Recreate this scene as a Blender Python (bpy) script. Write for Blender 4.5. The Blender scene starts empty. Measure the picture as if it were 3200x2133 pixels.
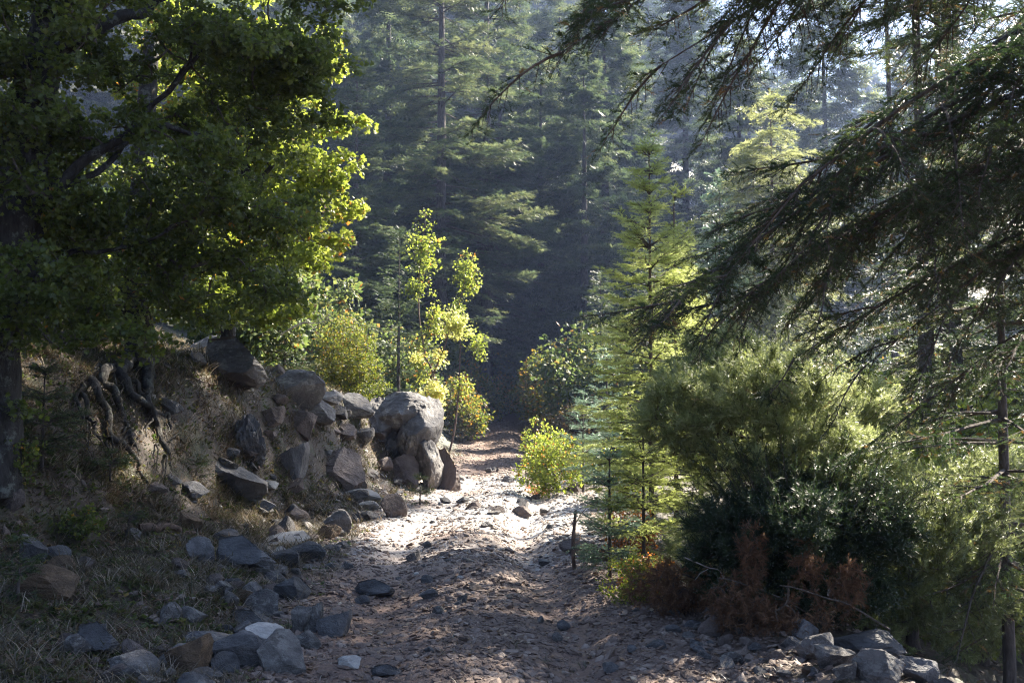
import bpy, bmesh, math
import numpy as np
from mathutils import Vector
R = math.radians
S = bpy.context.scene
C = S.collection

# ---------------------------------------------------------------- camera, sky, sun, exposure
CAM_Z, PITCH, FPX = 1.6, R(3.39), 995.0
cam_d = bpy.data.cameras.new('camera'); cam = bpy.data.objects.new('camera', cam_d); C.objects.link(cam)
cam.location = (0, 0, CAM_Z); cam.rotation_euler = (R(90) + PITCH, 0, 0)
cam_d.sensor_width = 36; cam_d.lens = 36 * FPX / 1024; cam_d.clip_start = 0.05; cam_d.clip_end = 3000
cam_d.dof.use_dof = True; cam_d.dof.focus_distance = 17; cam_d.dof.aperture_fstop = 10
S.camera = cam
SUN_AZ, SUN_EL = R(47), R(40)            # azimuth clockwise from the view direction (+Y) to the right
W = bpy.data.worlds.new('World'); S.world = W; W.use_nodes = True
wn = W.node_tree.nodes; bg = wn['Background']
sky = wn.new('ShaderNodeTexSky'); sky.sky_type = 'NISHITA'; sky.sun_disc = False
sky.sun_elevation = SUN_EL; sky.sun_rotation = SUN_AZ; sky.dust_density = 1.0; sky.ozone_density = 2.0
W.node_tree.links.new(sky.outputs[0], bg.inputs[0]); bg.inputs[1].default_value = 0.05
sl = bpy.data.lights.new('sun', 'SUN'); sl.energy = 5.0; sl.angle = R(0.5); sl.color = (1.0, 0.91, 0.76)
sun = bpy.data.objects.new('sun', sl); C.objects.link(sun)
SD = Vector((math.sin(SUN_AZ) * math.cos(SUN_EL), math.cos(SUN_AZ) * math.cos(SUN_EL), math.sin(SUN_EL)))
sun.rotation_euler = SD.to_track_quat('Z', 'Y').to_euler(); sun.location = (30, 30, 60)
S.view_settings.view_transform = 'Standard'; S.view_settings.look = 'None'
S.view_settings.exposure = 2.6; S.view_settings.gamma = 1.0
S.render.film_transparent = False; S.cycles.filter_width = 1.15
cy = S.cycles
cy.use_denoising = True
try:
    cy.denoiser = 'OPENIMAGEDENOISE'; cy.denoising_input_passes = 'RGB_ALBEDO_NORMAL'; cy.denoising_prefilter = 'NONE'
except Exception: pass
cy.max_bounces = 7; cy.diffuse_bounces = 2; cy.glossy_bounces = 2; cy.transmission_bounces = 4; cy.volume_bounces = 0
cy.transparent_max_bounces = 4; cy.caustics_reflective = False; cy.caustics_refractive = False
cy.sample_clamp_indirect = 4; cy.volume_step_rate = 4; cy.use_adaptive_sampling = True; cy.adaptive_threshold = 0.008

# ---------------------------------------------------------------- numpy helpers
def rng_(s): return np.random.default_rng(s)
def _hash(ix, iy, iz, seed):
    h = (ix.astype(np.int64) * 374761393 + iy.astype(np.int64) * 668265263 + iz.astype(np.int64) * 2147483647 + seed * 1274126177) & 0xffffffff
    h = ((h ^ (h >> 13)) * 1274126177) & 0xffffffff
    h = ((h ^ (h >> 15)) * 2246822519) & 0xffffffff
    return ((h ^ (h >> 16)) & 0xffff) / 32767.5 - 1.0
def noise3(p, seed=0):
    i = np.floor(p); f = p - i; f = f * f * (3 - 2 * f); i = i.astype(np.int64); out = 0
    for dx in (0, 1):
        wx = f[:, 0] if dx else 1 - f[:, 0]
        for dy in (0, 1):
            wy = f[:, 1] if dy else 1 - f[:, 1]
            for dz in (0, 1):
                wz = f[:, 2] if dz else 1 - f[:, 2]
                out = out + wx * wy * wz * _hash(i[:, 0] + dx, i[:, 1] + dy, i[:, 2] + dz, seed)
    return out
def noise2(x, y, seed=0):
    ix = np.floor(x); iy = np.floor(y); fx = x - ix; fy = y - iy
    fx = fx * fx * (3 - 2 * fx); fy = fy * fy * (3 - 2 * fy); ix = ix.astype(np.int64); iy = iy.astype(np.int64); z = np.zeros_like(ix)
    a = _hash(ix, iy, z, seed); b = _hash(ix + 1, iy, z, seed); c = _hash(ix, iy + 1, z, seed); d = _hash(ix + 1, iy + 1, z, seed)
    return (a * (1 - fx) + b * fx) * (1 - fy) + (c * (1 - fx) + d * fx) * fy
def fbm2(x, y, seed, octs=4, gain=.5):
    o = 0; a = 1
    for k in range(octs):
        o = o + a * noise2(x * 2**k + 17.3 * k, y * 2**k - 9.1 * k, seed + k); a *= gain
    return o
def nrm(v): return v / np.maximum(np.linalg.norm(v, axis=-1, keepdims=True), 1e-9)
def sstep(t): t = np.clip(t, 0, 1); return t * t * (3 - 2 * t)
Z = np.array([0., 0, 1])
A = lambda *v: np.array(v, float)

# ---------------------------------------------------------------- terrain height
RCY = [-20, 0, 5.6, 11.8, 18, 26, 35, 50, 60, 80, 120]; RCX = [.3, -.05, -.15, -.5, -.15, .0, -.25, -.6, 1.5, 9, 30]
def road_c(y): return np.interp(y, RCY, RCX)
def height(x, y, micro=True):
    x = np.asarray(x, float); y = np.asarray(y, float)
    d = x - road_c(y)
    w = np.where(d < 0, np.interp(y, [0, 8, 14, 18, 30, 60], [1.55, 1.6, 1.7, 1.35, 1.6, 1.7]), np.interp(y, [0, 8, 12, 18, 60], [1.75, 1.6, 1.9, 2.0, 1.8]))
    onroad = 1 - sstep((np.abs(d) - w) / .5)
    far = sstep((y - 45) / 25)
    h = np.zeros_like(x)
    # wheel ruts and the hump between them
    amp = np.interp(y, [0, 6, 12, 30], [.06, .07, .1, .05])
    h -= amp * (np.exp(-((d - .62) / .24)**2) * 1.2 + np.exp(-((d + .75) / .28)**2) * .7) * (1 - far)
    h += .03 * np.exp(-(d / .35)**2)
    # left bank
    u = -d - w
    up = np.clip(u, 0, None)
    a = np.interp(y, [0, 5, 9, 14, 17, 20], [2.2, 2.0, 1.5, .45, .3, .05])
    b = a + np.interp(y, [5, 9, 14, 17, 20], [2.2, 1.8, 1.7, 1.5, 1.1])
    Hh = np.interp(y, [0, 5, 9, 14, 17, 20, 22.5, 26, 40], [1.0, 1.1, 1.35, 1.75, 1.55, 1.05, .45, .3, .4])
    sl_ = np.interp(y, [0, 8, 14, 20, 30], [.22, .2, .2, .22, .3])
    h += np.where(u > 0, sl_ * np.minimum(up, 6) + Hh * sstep((up - a) / (b - a)) + .33 * np.clip(up - 4, 0, 60), 0) * (1 - .0 * far)
    # right verge: a low berm, then the slope falls away
    v = d - w
    vp = np.clip(v, 0, None)
    drop = np.interp(y, [0, 7, 11, 16, 30, 60], [.55, .5, .30, .2, .12, .1])
    h += np.where(v > 0, .10 * np.exp(-((vp - .35) / .3)**2) - drop * np.clip(vp - .95, 0, 9) , 0)
    # valley side
    m = y - 52 - .62 * np.clip(x - 6, 0, None) + .25 * np.clip(-x - 20, 0, 60)
    m = np.clip(m, 0, None); m = m * m / (m + 12)
    h = h + .50 * np.minimum(m, 105) + .06 * np.clip(y - 34, 0, 24)
    big = sstep((np.hypot(x, y) - 30) / 30)
    h += big * 1.6 * fbm2(x / 22, y / 22, 5, 3)
    off = 1 - onroad
    h += .10 * off * fbm2(x / 1.3, y / 1.3, 11, 3) * np.clip(1, 0, 1)
    h += .024 * onroad * fbm2(x / .9, y / .9, 15, 3)
    if micro:
        fade = np.clip(1.3 - np.hypot(x, y) / 45, 0, 1)
        n = fbm2(x / .22, y / .22, 21, 4, .6)
        rut = np.exp(-((d - .62) / .25)**2) + .8 * np.exp(-((d + .75) / .3)**2)
        h += fade * (.015 + .024 * off) * (1 - .6 * np.clip(rut, 0, 1) * onroad) * n
    return h
def hz(x, y): return float(height(np.array([float(x)]), np.array([float(y)]))[0])
def masks(x, y):
    d = x - road_c(y)
    wob = .25 * fbm2(x / .8, y / .8, 31, 3)
    road = 1 - sstep((np.abs(d + wob) - 1.35) / .45)
    road = road * (1 - sstep((y - 60) / 10))
    rut = np.exp(-((d - .62) / .3)**2) + .9 * np.exp(-((d + .75) / .36)**2)
    return road, np.clip(rut, 0, 1) * road

# ---------------------------------------------------------------- photo pixel (1024 wide) -> world
cp, sp = math.cos(PITCH), math.sin(PITCH)
def ray(px, py):
    a = (px - 512) / FPX; b = (341 - py) / FPX
    return np.array([a, cp - b * sp, sp + b * cp])
def P(px, py, Y):
    r = ray(px, py); return np.array([0, 0, CAM_Z]) + r * (Y / r[1])
def G(px, py, far=90):
    r = ray(px, py); Ys = np.geomspace(3, far, 900); t = Ys / r[1]
    z = CAM_Z + r[2] * t; h = height(r[0] * t, Ys, False)
    k = np.argmax(z < h) if (z < h).any() else len(Ys) - 1
    return np.array([r[0] * t[k], Ys[k], h[k]])

# ---------------------------------------------------------------- mesh accumulator
class Acc:
    def __init__(s): s.v = []; s.f = []; s.t = []; s.n = 0
    def add(s, v, faces, mat=0, tint=None):
        """v (N,3); faces (F,k)"""
        v = np.asarray(v, np.float32).reshape(-1, 3)
        s.v.append(v); s.f.append((np.asarray(faces, np.int64) + s.n, mat))
        if tint is None: tint = np.full(len(v), .5)
        s.t.append(np.broadcast_to(np.asarray(tint, np.float32), (len(v),))); s.n += len(v)
    def mesh(s, name, mats, smooth=False):
        me = bpy.data.meshes.new(name)
        v = np.concatenate(s.v); me.vertices.add(len(v)); me.vertices.foreach_set('co', v.ravel())
        fl = [(f, m) for f, m in s.f if len(f)]
        tot = np.concatenate([np.full(len(f), f.shape[1], np.int32) for f, m in fl])
        idx = np.concatenate([f.ravel() for f, m in fl]).astype(np.int32)
        mi = np.concatenate([np.full(len(f), m, np.int32) for f, m in fl])
        st = np.concatenate([[0], np.cumsum(tot)[:-1]]).astype(np.int32)
        me.loops.add(len(idx)); me.loops.foreach_set('vertex_index', idx)
        me.polygons.add(len(tot)); me.polygons.foreach_set('loop_start', st); me.polygons.foreach_set('loop_total', tot)
        me.polygons.foreach_set('material_index', mi)
        me.polygons.foreach_set('use_smooth', np.full(len(tot), bool(smooth)))
        a = me.attributes.new('tint', 'FLOAT', 'POINT'); a.data.foreach_set('value', np.concatenate(s.t).astype(np.float32))
        for m in mats: me.materials.append(m)
        me.update(calc_edges=True)
        return me
def link(name, me, parent=None, loc=None):
    o = bpy.data.objects.new(name, me); C.objects.link(o)
    if parent: o.parent = parent
    if loc is not None: o.location = loc
    return o
def tag(o, label=None, cat=None, group=None, kind=None):
    if label: o['label'] = label
    if cat: o['category'] = cat
    if group: o['group'] = group
    if kind: o['kind'] = kind
    return o
def empty(name, loc, label, cat, group=None, rz=0):
    o = bpy.data.objects.new(name, None); C.objects.link(o); o.location = tuple(float(q) for q in loc); o.rotation_euler.z = rz; o.empty_display_size = .2
    return tag(o, label, cat, group)
def copy_thing(src, loc, rz=0, sc=1, label=None, group=None):
    r = src.copy(); C.objects.link(r); r.location = tuple(float(q) for q in loc); r.rotation_euler.z = rz
    r.scale = (sc, sc, sc) if np.isscalar(sc) else sc
    if label: r['label'] = label
    if group: r['group'] = group
    for ch in src.children:
        c = ch.copy(); C.objects.link(c); c.parent = r
    return r

def frames(d, up=None, roll=None):
    d = nrm(d); up = np.broadcast_to(Z, d.shape) if up is None else up
    y = np.cross(up, d); bad = np.linalg.norm(y, axis=1) < 1e-3
    y[bad] = [0, 1, 0]; y = nrm(y); z = np.cross(d, y)
    if roll is not None:
        c, s_ = np.cos(roll)[:, None], np.sin(roll)[:, None]
        y, z = y * c + z * s_, z * c - y * s_
    return np.stack([d, y, z], 1)
def scatter(acc, tv, tf, pos, M, sc, tint, mat=0):
    n = len(pos)
    if n == 0: return
    sc = np.asarray(sc, float)
    if sc.ndim == 0: sc = np.full(n, float(sc))
    if sc.ndim == 1: sc = np.repeat(sc[:, None], 3, 1)
    v = np.einsum('nvk,nkj->nvj', tv[None] * sc[:, None, :], M) + pos[:, None, :]
    f = (np.asarray(tf)[None] + (np.arange(n) * len(tv))[:, None, None]).reshape(-1, np.asarray(tf).shape[1])
    acc.add(v.reshape(-1, 3), f, mat, np.repeat(np.broadcast_to(tint, (n,)), len(tv)))
def tubes(acc, paths, radii, sides=5, mat=0, tint=None, lump=0, seed=0):
    """paths (B,K,3), radii (B,K)"""
    B, K = radii.shape
    if B == 0: return
    T = np.gradient(paths, axis=1); T = nrm(T)
    up = np.broadcast_to(np.array([.13, .21, .97]), T.shape)
    y = nrm(np.cross(up, T)); z = np.cross(T, y)
    a = np.arange(sides) * 2 * np.pi / sides
    rr = radii[:, :, None, None]
    if lump:
        g = rng_(seed); rr = rr * (1 + lump * g.uniform(-1, 1, (B, K, sides, 1)))
    v = paths[:, :, None, :] + rr * (y[:, :, None, :] * np.cos(a)[None, None, :, None] + z[:, :, None, :] * np.sin(a)[None, None, :, None])
    k, j = np.meshgrid(np.arange(K - 1), np.arange(sides), indexing='ij'); j2 = (j + 1) % sides
    q = np.stack([k * sides + j, k * sides + j2, (k + 1) * sides + j2, (k + 1) * sides + j], -1).reshape(-1, 4)
    f = (q[None] + (np.arange(B) * K * sides)[:, None, None]).reshape(-1, 4)
    acc.add(v.reshape(-1, 3), f, mat, .5 if tint is None else tint)
def smooth_path(pts, n, wob=0, seed=0):
    """resample a hand-given polyline with Catmull-Rom"""
    p = np.asarray(pts, float); p = np.vstack([2 * p[0] - p[1], p, 2 * p[-1] - p[-2]])
    m = len(p) - 3; ts = np.linspace(0, m - 1e-6, n); i = ts.astype(int); t = (ts - i)[:, None]
    a, b, c, d = p[i], p[i + 1], p[i + 2], p[i + 3]
    o = .5 * (2 * b + (c - a) * t + (2 * a - 5 * b + 4 * c - d) * t**2 + (3 * b - a - 3 * c + d) * t**3)
    if wob:
        q = np.linspace(0, n / 3, n)
        for k in range(3): o[:, k] += wob * noise2(q + k * 31, q * 0 + seed, seed + k)
    return o

# ---------------------------------------------------------------- materials
def mk(name):
    m = bpy.data.materials.new(name); m.use_nodes = True; n = m.node_tree.nodes; n.clear()
    out = n.new('ShaderNodeOutputMaterial'); return m, n, m.node_tree.links.new, out
def ramp(n, stops):
    r = n.new('ShaderNodeValToRGB'); e = r.color_ramp.elements
    while len(e) > 1: e.remove(e[0])
    e[0].position = stops[0][0]; e[0].color = (*stops[0][1], 1)
    for p, c in stops[1:]:
        k = e.new(p); k.color = (*c, 1)
    return r
def foliage(name, stops, trans=.45, rough=.5, spec=.4, obj_var=.0):
    m, n, L, out = mk(name)
    at = n.new('ShaderNodeAttribute'); at.attribute_name = 'tint'
    fac = at.outputs['Fac']
    if obj_var:
        oi = n.new('ShaderNodeObjectInfo'); ma = n.new('ShaderNodeMath'); ma.operation = 'MULTIPLY_ADD'
        L(oi.outputs['Random'], ma.inputs[0]); ma.inputs[1].default_value = obj_var; L(at.outputs['Fac'], ma.inputs[2])
        mb = n.new('ShaderNodeMath'); mb.operation = 'SUBTRACT'; L(ma.outputs[0], mb.inputs[0]); mb.inputs[1].default_value = obj_var / 2
        fac = mb.outputs[0]
    r = ramp(n, stops); L(fac, r.inputs[0])
    p = n.new('ShaderNodeBsdfPrincipled'); L(r.outputs[0], p.inputs['Base Color'])
    p.inputs['Roughness'].default_value = rough; p.inputs['Specular IOR Level'].default_value = spec
    t = n.new('ShaderNodeBsdfTranslucent')
    hs = n.new('ShaderNodeHueSaturation'); hs.inputs['Saturation'].default_value = 1.05; hs.inputs['Value'].default_value = 2.3; hs.inputs['Hue'].default_value = .502
    L(r.outputs[0], hs.inputs['Color']); L(hs.outputs[0], t.inputs[0])
    mx = n.new('ShaderNodeMixShader'); mx.inputs[0].default_value = trans
    L(p.outputs[0], mx.inputs[1]); L(t.outputs[0], mx.inputs[2]); L(mx.outputs[0], out.inputs[0])
    return m
def stone(name, stops, scale=3., bump=.5, rough=.75, tintvar=True, vein=False, patch=None):
    m, n, L, out = mk(name)
    tc = n.new('ShaderNodeTexCoord'); oi = n.new('ShaderNodeObjectInfo')
    ad = n.new('ShaderNodeVectorMath'); ad.operation = 'MULTIPLY_ADD'; L(oi.outputs['Random'], ad.inputs[0]); ad.inputs[1].default_value = (37, 91, 53); L(tc.outputs['Object'], ad.inputs[2])
    n1 = n.new('ShaderNodeTexNoise'); n1.inputs['Scale'].default_value = scale; n1.inputs['Detail'].default_value = 9; n1.inputs['Roughness'].default_value = .62; L(ad.outputs[0], n1.inputs['Vector'])
    r = ramp(n, stops)
    if tintvar:
        at = n.new('ShaderNodeAttribute'); at.attribute_name = 'tint'
        s1 = n.new('ShaderNodeMath'); s1.operation = 'MULTIPLY_ADD'; L(oi.outputs['Random'], s1.inputs[0]); s1.inputs[1].default_value = .22; L(n1.outputs[0], s1.inputs[2])
        s2 = n.new('ShaderNodeMath'); s2.operation = 'MULTIPLY_ADD'; L(at.outputs['Fac'], s2.inputs[0]); s2.inputs[1].default_value = .3; L(s1.outputs[0], s2.inputs[2])
        s3 = n.new('ShaderNodeMath'); s3.operation = 'SUBTRACT'; L(s2.outputs[0], s3.inputs[0]); s3.inputs[1].default_value = .26
        L(s3.outputs[0], r.inputs[0])
    else: L(n1.outputs[0], r.inputs[0])
    col = r.outputs[0]
    if patch:
        n3 = n.new('ShaderNodeTexNoise'); n3.inputs['Scale'].default_value = scale * 1.7; n3.inputs['Detail'].default_value = 6; n3.inputs['Roughness'].default_value = .7; L(ad.outputs[0], n3.inputs['Vector'])
        rr = ramp(n, [(.52, (0, 0, 0)), (.62, (1, 1, 1))]); L(n3.outputs[0], rr.inputs[0])
        mx = n.new('ShaderNodeMix'); mx.data_type = 'RGBA'; L(rr.outputs[0], mx.inputs[0]); L(col, mx.inputs[6]); mx.inputs[7].default_value = (*patch, 1); col = mx.outputs[2]
    p = n.new('ShaderNodeBsdfPrincipled'); L(col, p.inputs['Base Color']); p.inputs['Roughness'].default_value = rough; p.inputs['Specular IOR Level'].default_value = .45
    n2 = n.new('ShaderNodeTexNoise'); n2.inputs['Scale'].default_value = scale * 6; n2.inputs['Detail'].default_value = 8; n2.inputs['Roughness'].default_value = .7; L(ad.outputs[0], n2.inputs['Vector'])
    b = n.new('ShaderNodeBump'); b.inputs['Strength'].default_value = bump; b.inputs['Distance'].default_value = .05; L(n2.outputs[0], b.inputs['Height'])
    L(b.outputs[0], p.inputs['Normal']); L(p.outputs[0], out.inputs[0])
    return m
def bark(name, c1, c2, scale=6, lichen=None):
    m, n, L, out = mk(name)
    g = n.new('ShaderNodeNewGeometry'); mp = n.new('ShaderNodeMapping'); mp.inputs['Scale'].default_value = (1, 1, .3); L(g.outputs['Position'], mp.inputs[0])
    n1 = n.new('ShaderNodeTexNoise'); n1.inputs['Scale'].default_value = scale * 3; n1.inputs['Detail'].default_value = 7; n1.inputs['Roughness'].default_value = .7; L(mp.outputs[0], n1.inputs['Vector'])
    r = ramp(n, [(.35, c1), (.65, c2)]); L(n1.outputs[0], r.inputs[0]); col = r.outputs[0]
    if lichen:
        n3 = n.new('ShaderNodeTexNoise'); n3.inputs['Scale'].default_value = scale; n3.inputs['Detail'].default_value = 8; n3.inputs['Roughness'].default_value = .75; L(g.outputs['Position'], n3.inputs['Vector'])
        rr = ramp(n, [(.54, (0, 0, 0)), (.6, (1, 1, 1))]); L(n3.outputs[0], rr.inputs[0])
        mx = n.new('ShaderNodeMix'); mx.data_type = 'RGBA'; L(rr.outputs[0], mx.inputs[0]); L(col, mx.inputs[6]); mx.inputs[7].default_value = (*lichen, 1); col = mx.outputs[2]
    p = n.new('ShaderNodeBsdfPrincipled'); L(col, p.inputs['Base Color']); p.inputs['Roughness'].default_value = .85; p.inputs['Specular IOR Level'].default_value = .3
    b = n.new('ShaderNodeBump'); b.inputs['Strength'].default_value = .8; b.inputs['Distance'].default_value = .03; L(n1.outputs[0], b.inputs['Height']); L(b.outputs[0], p.inputs['Normal'])
    L(p.outputs[0], out.inputs[0]); return m

M_BARK = bark('bark_dark', (.035, .028, .024), (.13, .11, .10))
M_BARKG = bark('bark_grey_lichen', (.014, .012, .010), (.05, .044, .04), 7, (.11, .115, .10))
M_ROOT = bark('root_bark', (.05, .045, .04), (.15, .14, .13), 7, (.22, .22, .19))
M_BARKR = bark('bark_brown', (.07, .045, .035), (.2, .14, .11))
M_TWIG = bark('twig', (.05, .04, .033), (.15, .12, .10))
M_DEADW = bark('dead_wood', (.30, .26, .22), (.55, .50, .46))
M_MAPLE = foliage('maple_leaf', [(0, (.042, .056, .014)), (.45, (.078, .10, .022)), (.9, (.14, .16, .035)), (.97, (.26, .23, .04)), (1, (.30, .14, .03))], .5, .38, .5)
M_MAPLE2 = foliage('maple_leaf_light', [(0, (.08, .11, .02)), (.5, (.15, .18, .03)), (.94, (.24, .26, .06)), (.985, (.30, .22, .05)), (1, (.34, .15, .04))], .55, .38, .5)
M_POP = foliage('yellow_leaf', [(0, (.20, .24, .06)), (.5, (.33, .34, .11)), (.93, (.44, .42, .17)), (1, (.40, .24, .09))], .5, .4, .5)
M_SHRUB = foliage('shrub_leaf', [(0, (.045, .065, .012)), (.5, (.09, .11, .018)), (.85, (.17, .16, .03)), (1, (.28, .15, .03))], .45, .45, .4)
M_SHRUBD = foliage('dark_broad_leaf', [(0, (.05, .075, .024)), (.5, (.09, .12, .036)), (.9, (.17, .165, .05)), (1, (.28, .14, .04))], .4, .5, .35)
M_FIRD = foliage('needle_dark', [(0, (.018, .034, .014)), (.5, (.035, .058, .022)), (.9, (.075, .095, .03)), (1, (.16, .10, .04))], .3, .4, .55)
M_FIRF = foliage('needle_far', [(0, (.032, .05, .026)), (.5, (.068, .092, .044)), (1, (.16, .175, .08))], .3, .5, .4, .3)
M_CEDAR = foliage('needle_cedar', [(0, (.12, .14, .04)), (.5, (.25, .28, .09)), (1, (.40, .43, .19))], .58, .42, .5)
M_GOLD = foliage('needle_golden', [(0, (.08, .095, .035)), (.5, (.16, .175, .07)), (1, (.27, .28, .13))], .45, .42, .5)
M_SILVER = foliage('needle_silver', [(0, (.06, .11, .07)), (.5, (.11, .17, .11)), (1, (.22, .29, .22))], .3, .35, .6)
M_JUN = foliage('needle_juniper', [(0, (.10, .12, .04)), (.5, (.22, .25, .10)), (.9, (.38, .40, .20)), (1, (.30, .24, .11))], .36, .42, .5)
M_DRYN = foliage('needle_dry', [(0, (.09, .052, .032)), (.5, (.19, .108, .064)), (1, (.31, .19, .11))], .35, .6, .3)
M_GRASS = foliage('dry_grass_blade', [(0, (.035, .038, .015)), (.3, (.07, .056, .03)), (.6, (.12, .09, .06)), (1, (.36, .31, .25))], .3, .4, .6)
M_LITTER = foliage('leaf_litter', [(0, (.08, .045, .03)), (.5, (.17, .10, .06)), (.85, (.28, .18, .11)), (1, (.42, .34, .25))], .1, .5, .5)
M_HERB = foliage('herb_leaf', [(0, (.05, .075, .02)), (.5, (.09, .11, .035)), (.85, (.15, .14, .05)), (1, (.26, .19, .05))], .4, .4, .6)
M_ROCK = stone('limestone', [(.25, (.055, .05, .05)), (.5, (.12, .11, .107)), (.75, (.24, .225, .215))], 2.2, .8, patch=(.25, .24, .225))
M_ROCKP = stone('pale_limestone', [(.25, (.2, .19, .18)), (.5, (.34, .32, .30)), (.75, (.5, .47, .44))], 2.5, .45)
M_ROCKB = stone('brown_stone', [(.25, (.06, .04, .025)), (.5, (.15, .10, .062)), (.75, (.26, .18, .12))], 3, .8)
M_ROCKK = stone('pinkish_stone', [(.25, (.07, .052, .046)), (.5, (.145, .112, .10)), (.75, (.24, .195, .175))], 2.5, .8)
M_ROCKD = stone('slate_dark', [(.25, (.05, .048, .05)), (.5, (.125, .122, .128)), (.75, (.24, .235, .24))], 2.2, .8)
M_GRAV = stone('gravel_stone', [(.2, (.09, .058, .046)), (.5, (.19, .14, .115)), (.8, (.36, .30, .26))], 5, .4)
M_GRAV_SUN = stone('sunlit_pale_gravel', [(.2, (.22, .19, .17)), (.5, (.42, .38, .35)), (.8, (.60, .57, .54))], 5, .4)  # pale gravel, lightened to brighten the sunlit stretch of track

# ground
def ground_mat():
    m, n, L, out = mk('ground')
    g = n.new('ShaderNodeNewGeometry')
    def nz(sc, det=8, rough=.6):
        t = n.new('ShaderNodeTexNoise'); t.inputs['Scale'].default_value = sc; t.inputs['Detail'].default_value = det; t.inputs['Roughness'].default_value = rough; L(g.outputs['Position'], t.inputs['Vector']); return t.outputs[0]
    def mix(f, a, b):
        x = n.new('ShaderNodeMix'); x.data_type = 'RGBA'
        for s, v in ((0, f), (6, a), (7, b)):
            if isinstance(v, (tuple, float)): x.inputs[s].default_value = (*v, 1) if isinstance(v, tuple) else v
            else: L(v, x.inputs[s])
        return x.outputs[2]
    a_r = n.new('ShaderNodeAttribute'); a_r.attribute_name = 'road'; a_t = n.new('ShaderNodeAttribute'); a_t.attribute_name = 'rut'
    r1 = ramp(n, [(.3, (.085, .05, .038)), (.5, (.17, .11, .085)), (.68, (.29, .22, .18))]); L(nz(9, 10, .72), r1.inputs[0])
    r2 = ramp(n, [(.3, (.14, .08, .06)), (.6, (.23, .15, .115)), (.75, (.34, .26, .21))]); L(nz(22, 8, .7), r2.inputs[0])
    rd = mix(a_t.outputs['Fac'], r1.outputs[0], r2.outputs[0])
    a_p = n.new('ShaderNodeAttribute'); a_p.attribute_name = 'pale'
    r5 = ramp(n, [(.3, (.36, .33, .31)), (.5, (.54, .52, .50)), (.7, (.68, .66, .63))]); L(nz(11, 9, .7), r5.inputs[0]); rd = mix(a_p.outputs['Fac'], rd, r5.outputs[0])  # sun patch brightness mixed into the track colour
    r3 = ramp(n, [(.3, (.035, .025, .018)), (.48, (.065, .043, .03)), (.6, (.06, .05, .026)), (.75, (.11, .085, .062))]); L(nz(5, 10, .75), r3.inputs[0])
    mm = ramp(n, [(.55, (0, 0, 0)), (.63, (1, 1, 1))]); L(nz(1.6, 7, .7), mm.inputs[0])
    bk = mix(mm.outputs[0], r3.outputs[0], (.06, .06, .025))
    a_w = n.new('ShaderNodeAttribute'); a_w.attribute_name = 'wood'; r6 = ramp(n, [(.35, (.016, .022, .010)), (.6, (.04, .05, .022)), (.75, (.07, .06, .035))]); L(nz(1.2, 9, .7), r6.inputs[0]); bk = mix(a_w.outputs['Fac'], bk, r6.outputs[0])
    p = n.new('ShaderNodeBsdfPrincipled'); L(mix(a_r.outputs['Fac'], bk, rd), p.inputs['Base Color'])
    p.inputs['Roughness'].default_value = .62; p.inputs['Specular IOR Level'].default_value = .5
    b = n.new('ShaderNodeBump'); b.inputs['Strength'].default_value = .9; b.inputs['Distance'].default_value = .03; L(nz(28, 10, .75), b.inputs['Height'])
    L(b.outputs[0], p.inputs['Normal']); L(p.outputs[0], out.inputs[0]); return m
M_GROUND = ground_mat()

# ---------------------------------------------------------------- the ground: one sheet, fine near the camera, out past the far ridge
th = np.concatenate([np.linspace(-180, -36, 60)[:-1], np.linspace(-36, 36, 620), np.linspace(36, 180, 60)[1:-1]]) * np.pi / 180
rr = np.concatenate([[.02, .5, 1, 1.5, 2, 2.5], np.geomspace(2.6, 700, 760)])
TH, RR = np.meshgrid(th, rr); gx = (RR * np.sin(TH)).ravel(); gy = (RR * np.cos(TH)).ravel()
gz = height(gx, gy)
nt, nr = len(th), len(rr); ii, jj = np.meshgrid(np.arange(nr - 1), np.arange(nt), indexing='ij'); j2 = (jj + 1) % nt
gf = np.stack([ii * nt + jj, (ii + 1) * nt + jj, (ii + 1) * nt + j2, ii * nt + j2], -1).reshape(-1, 4)
ga = Acc(); ga.add(np.stack([gx, gy, gz], 1), gf)
gme = ga.mesh('ground', [M_GROUND], True)
mr, mt = masks(gx, gy)
sun_pale = np.exp(-((gy - 16.0) / 5.4)**4) * np.clip(.75 + .8 * fbm2(gx / .7, gy / 1.1, 61, 3), .15, 1) * mr  # pale limestone band set on the sun patch to paint in its brightness
for nm_, vv in (('road', mr), ('rut', mt), ('pale', sun_pale), ('wood', sstep((gy - 24) / 8))):
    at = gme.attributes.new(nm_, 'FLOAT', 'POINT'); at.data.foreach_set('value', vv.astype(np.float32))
tag(link('ground', gme), kind='structure')

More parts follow.
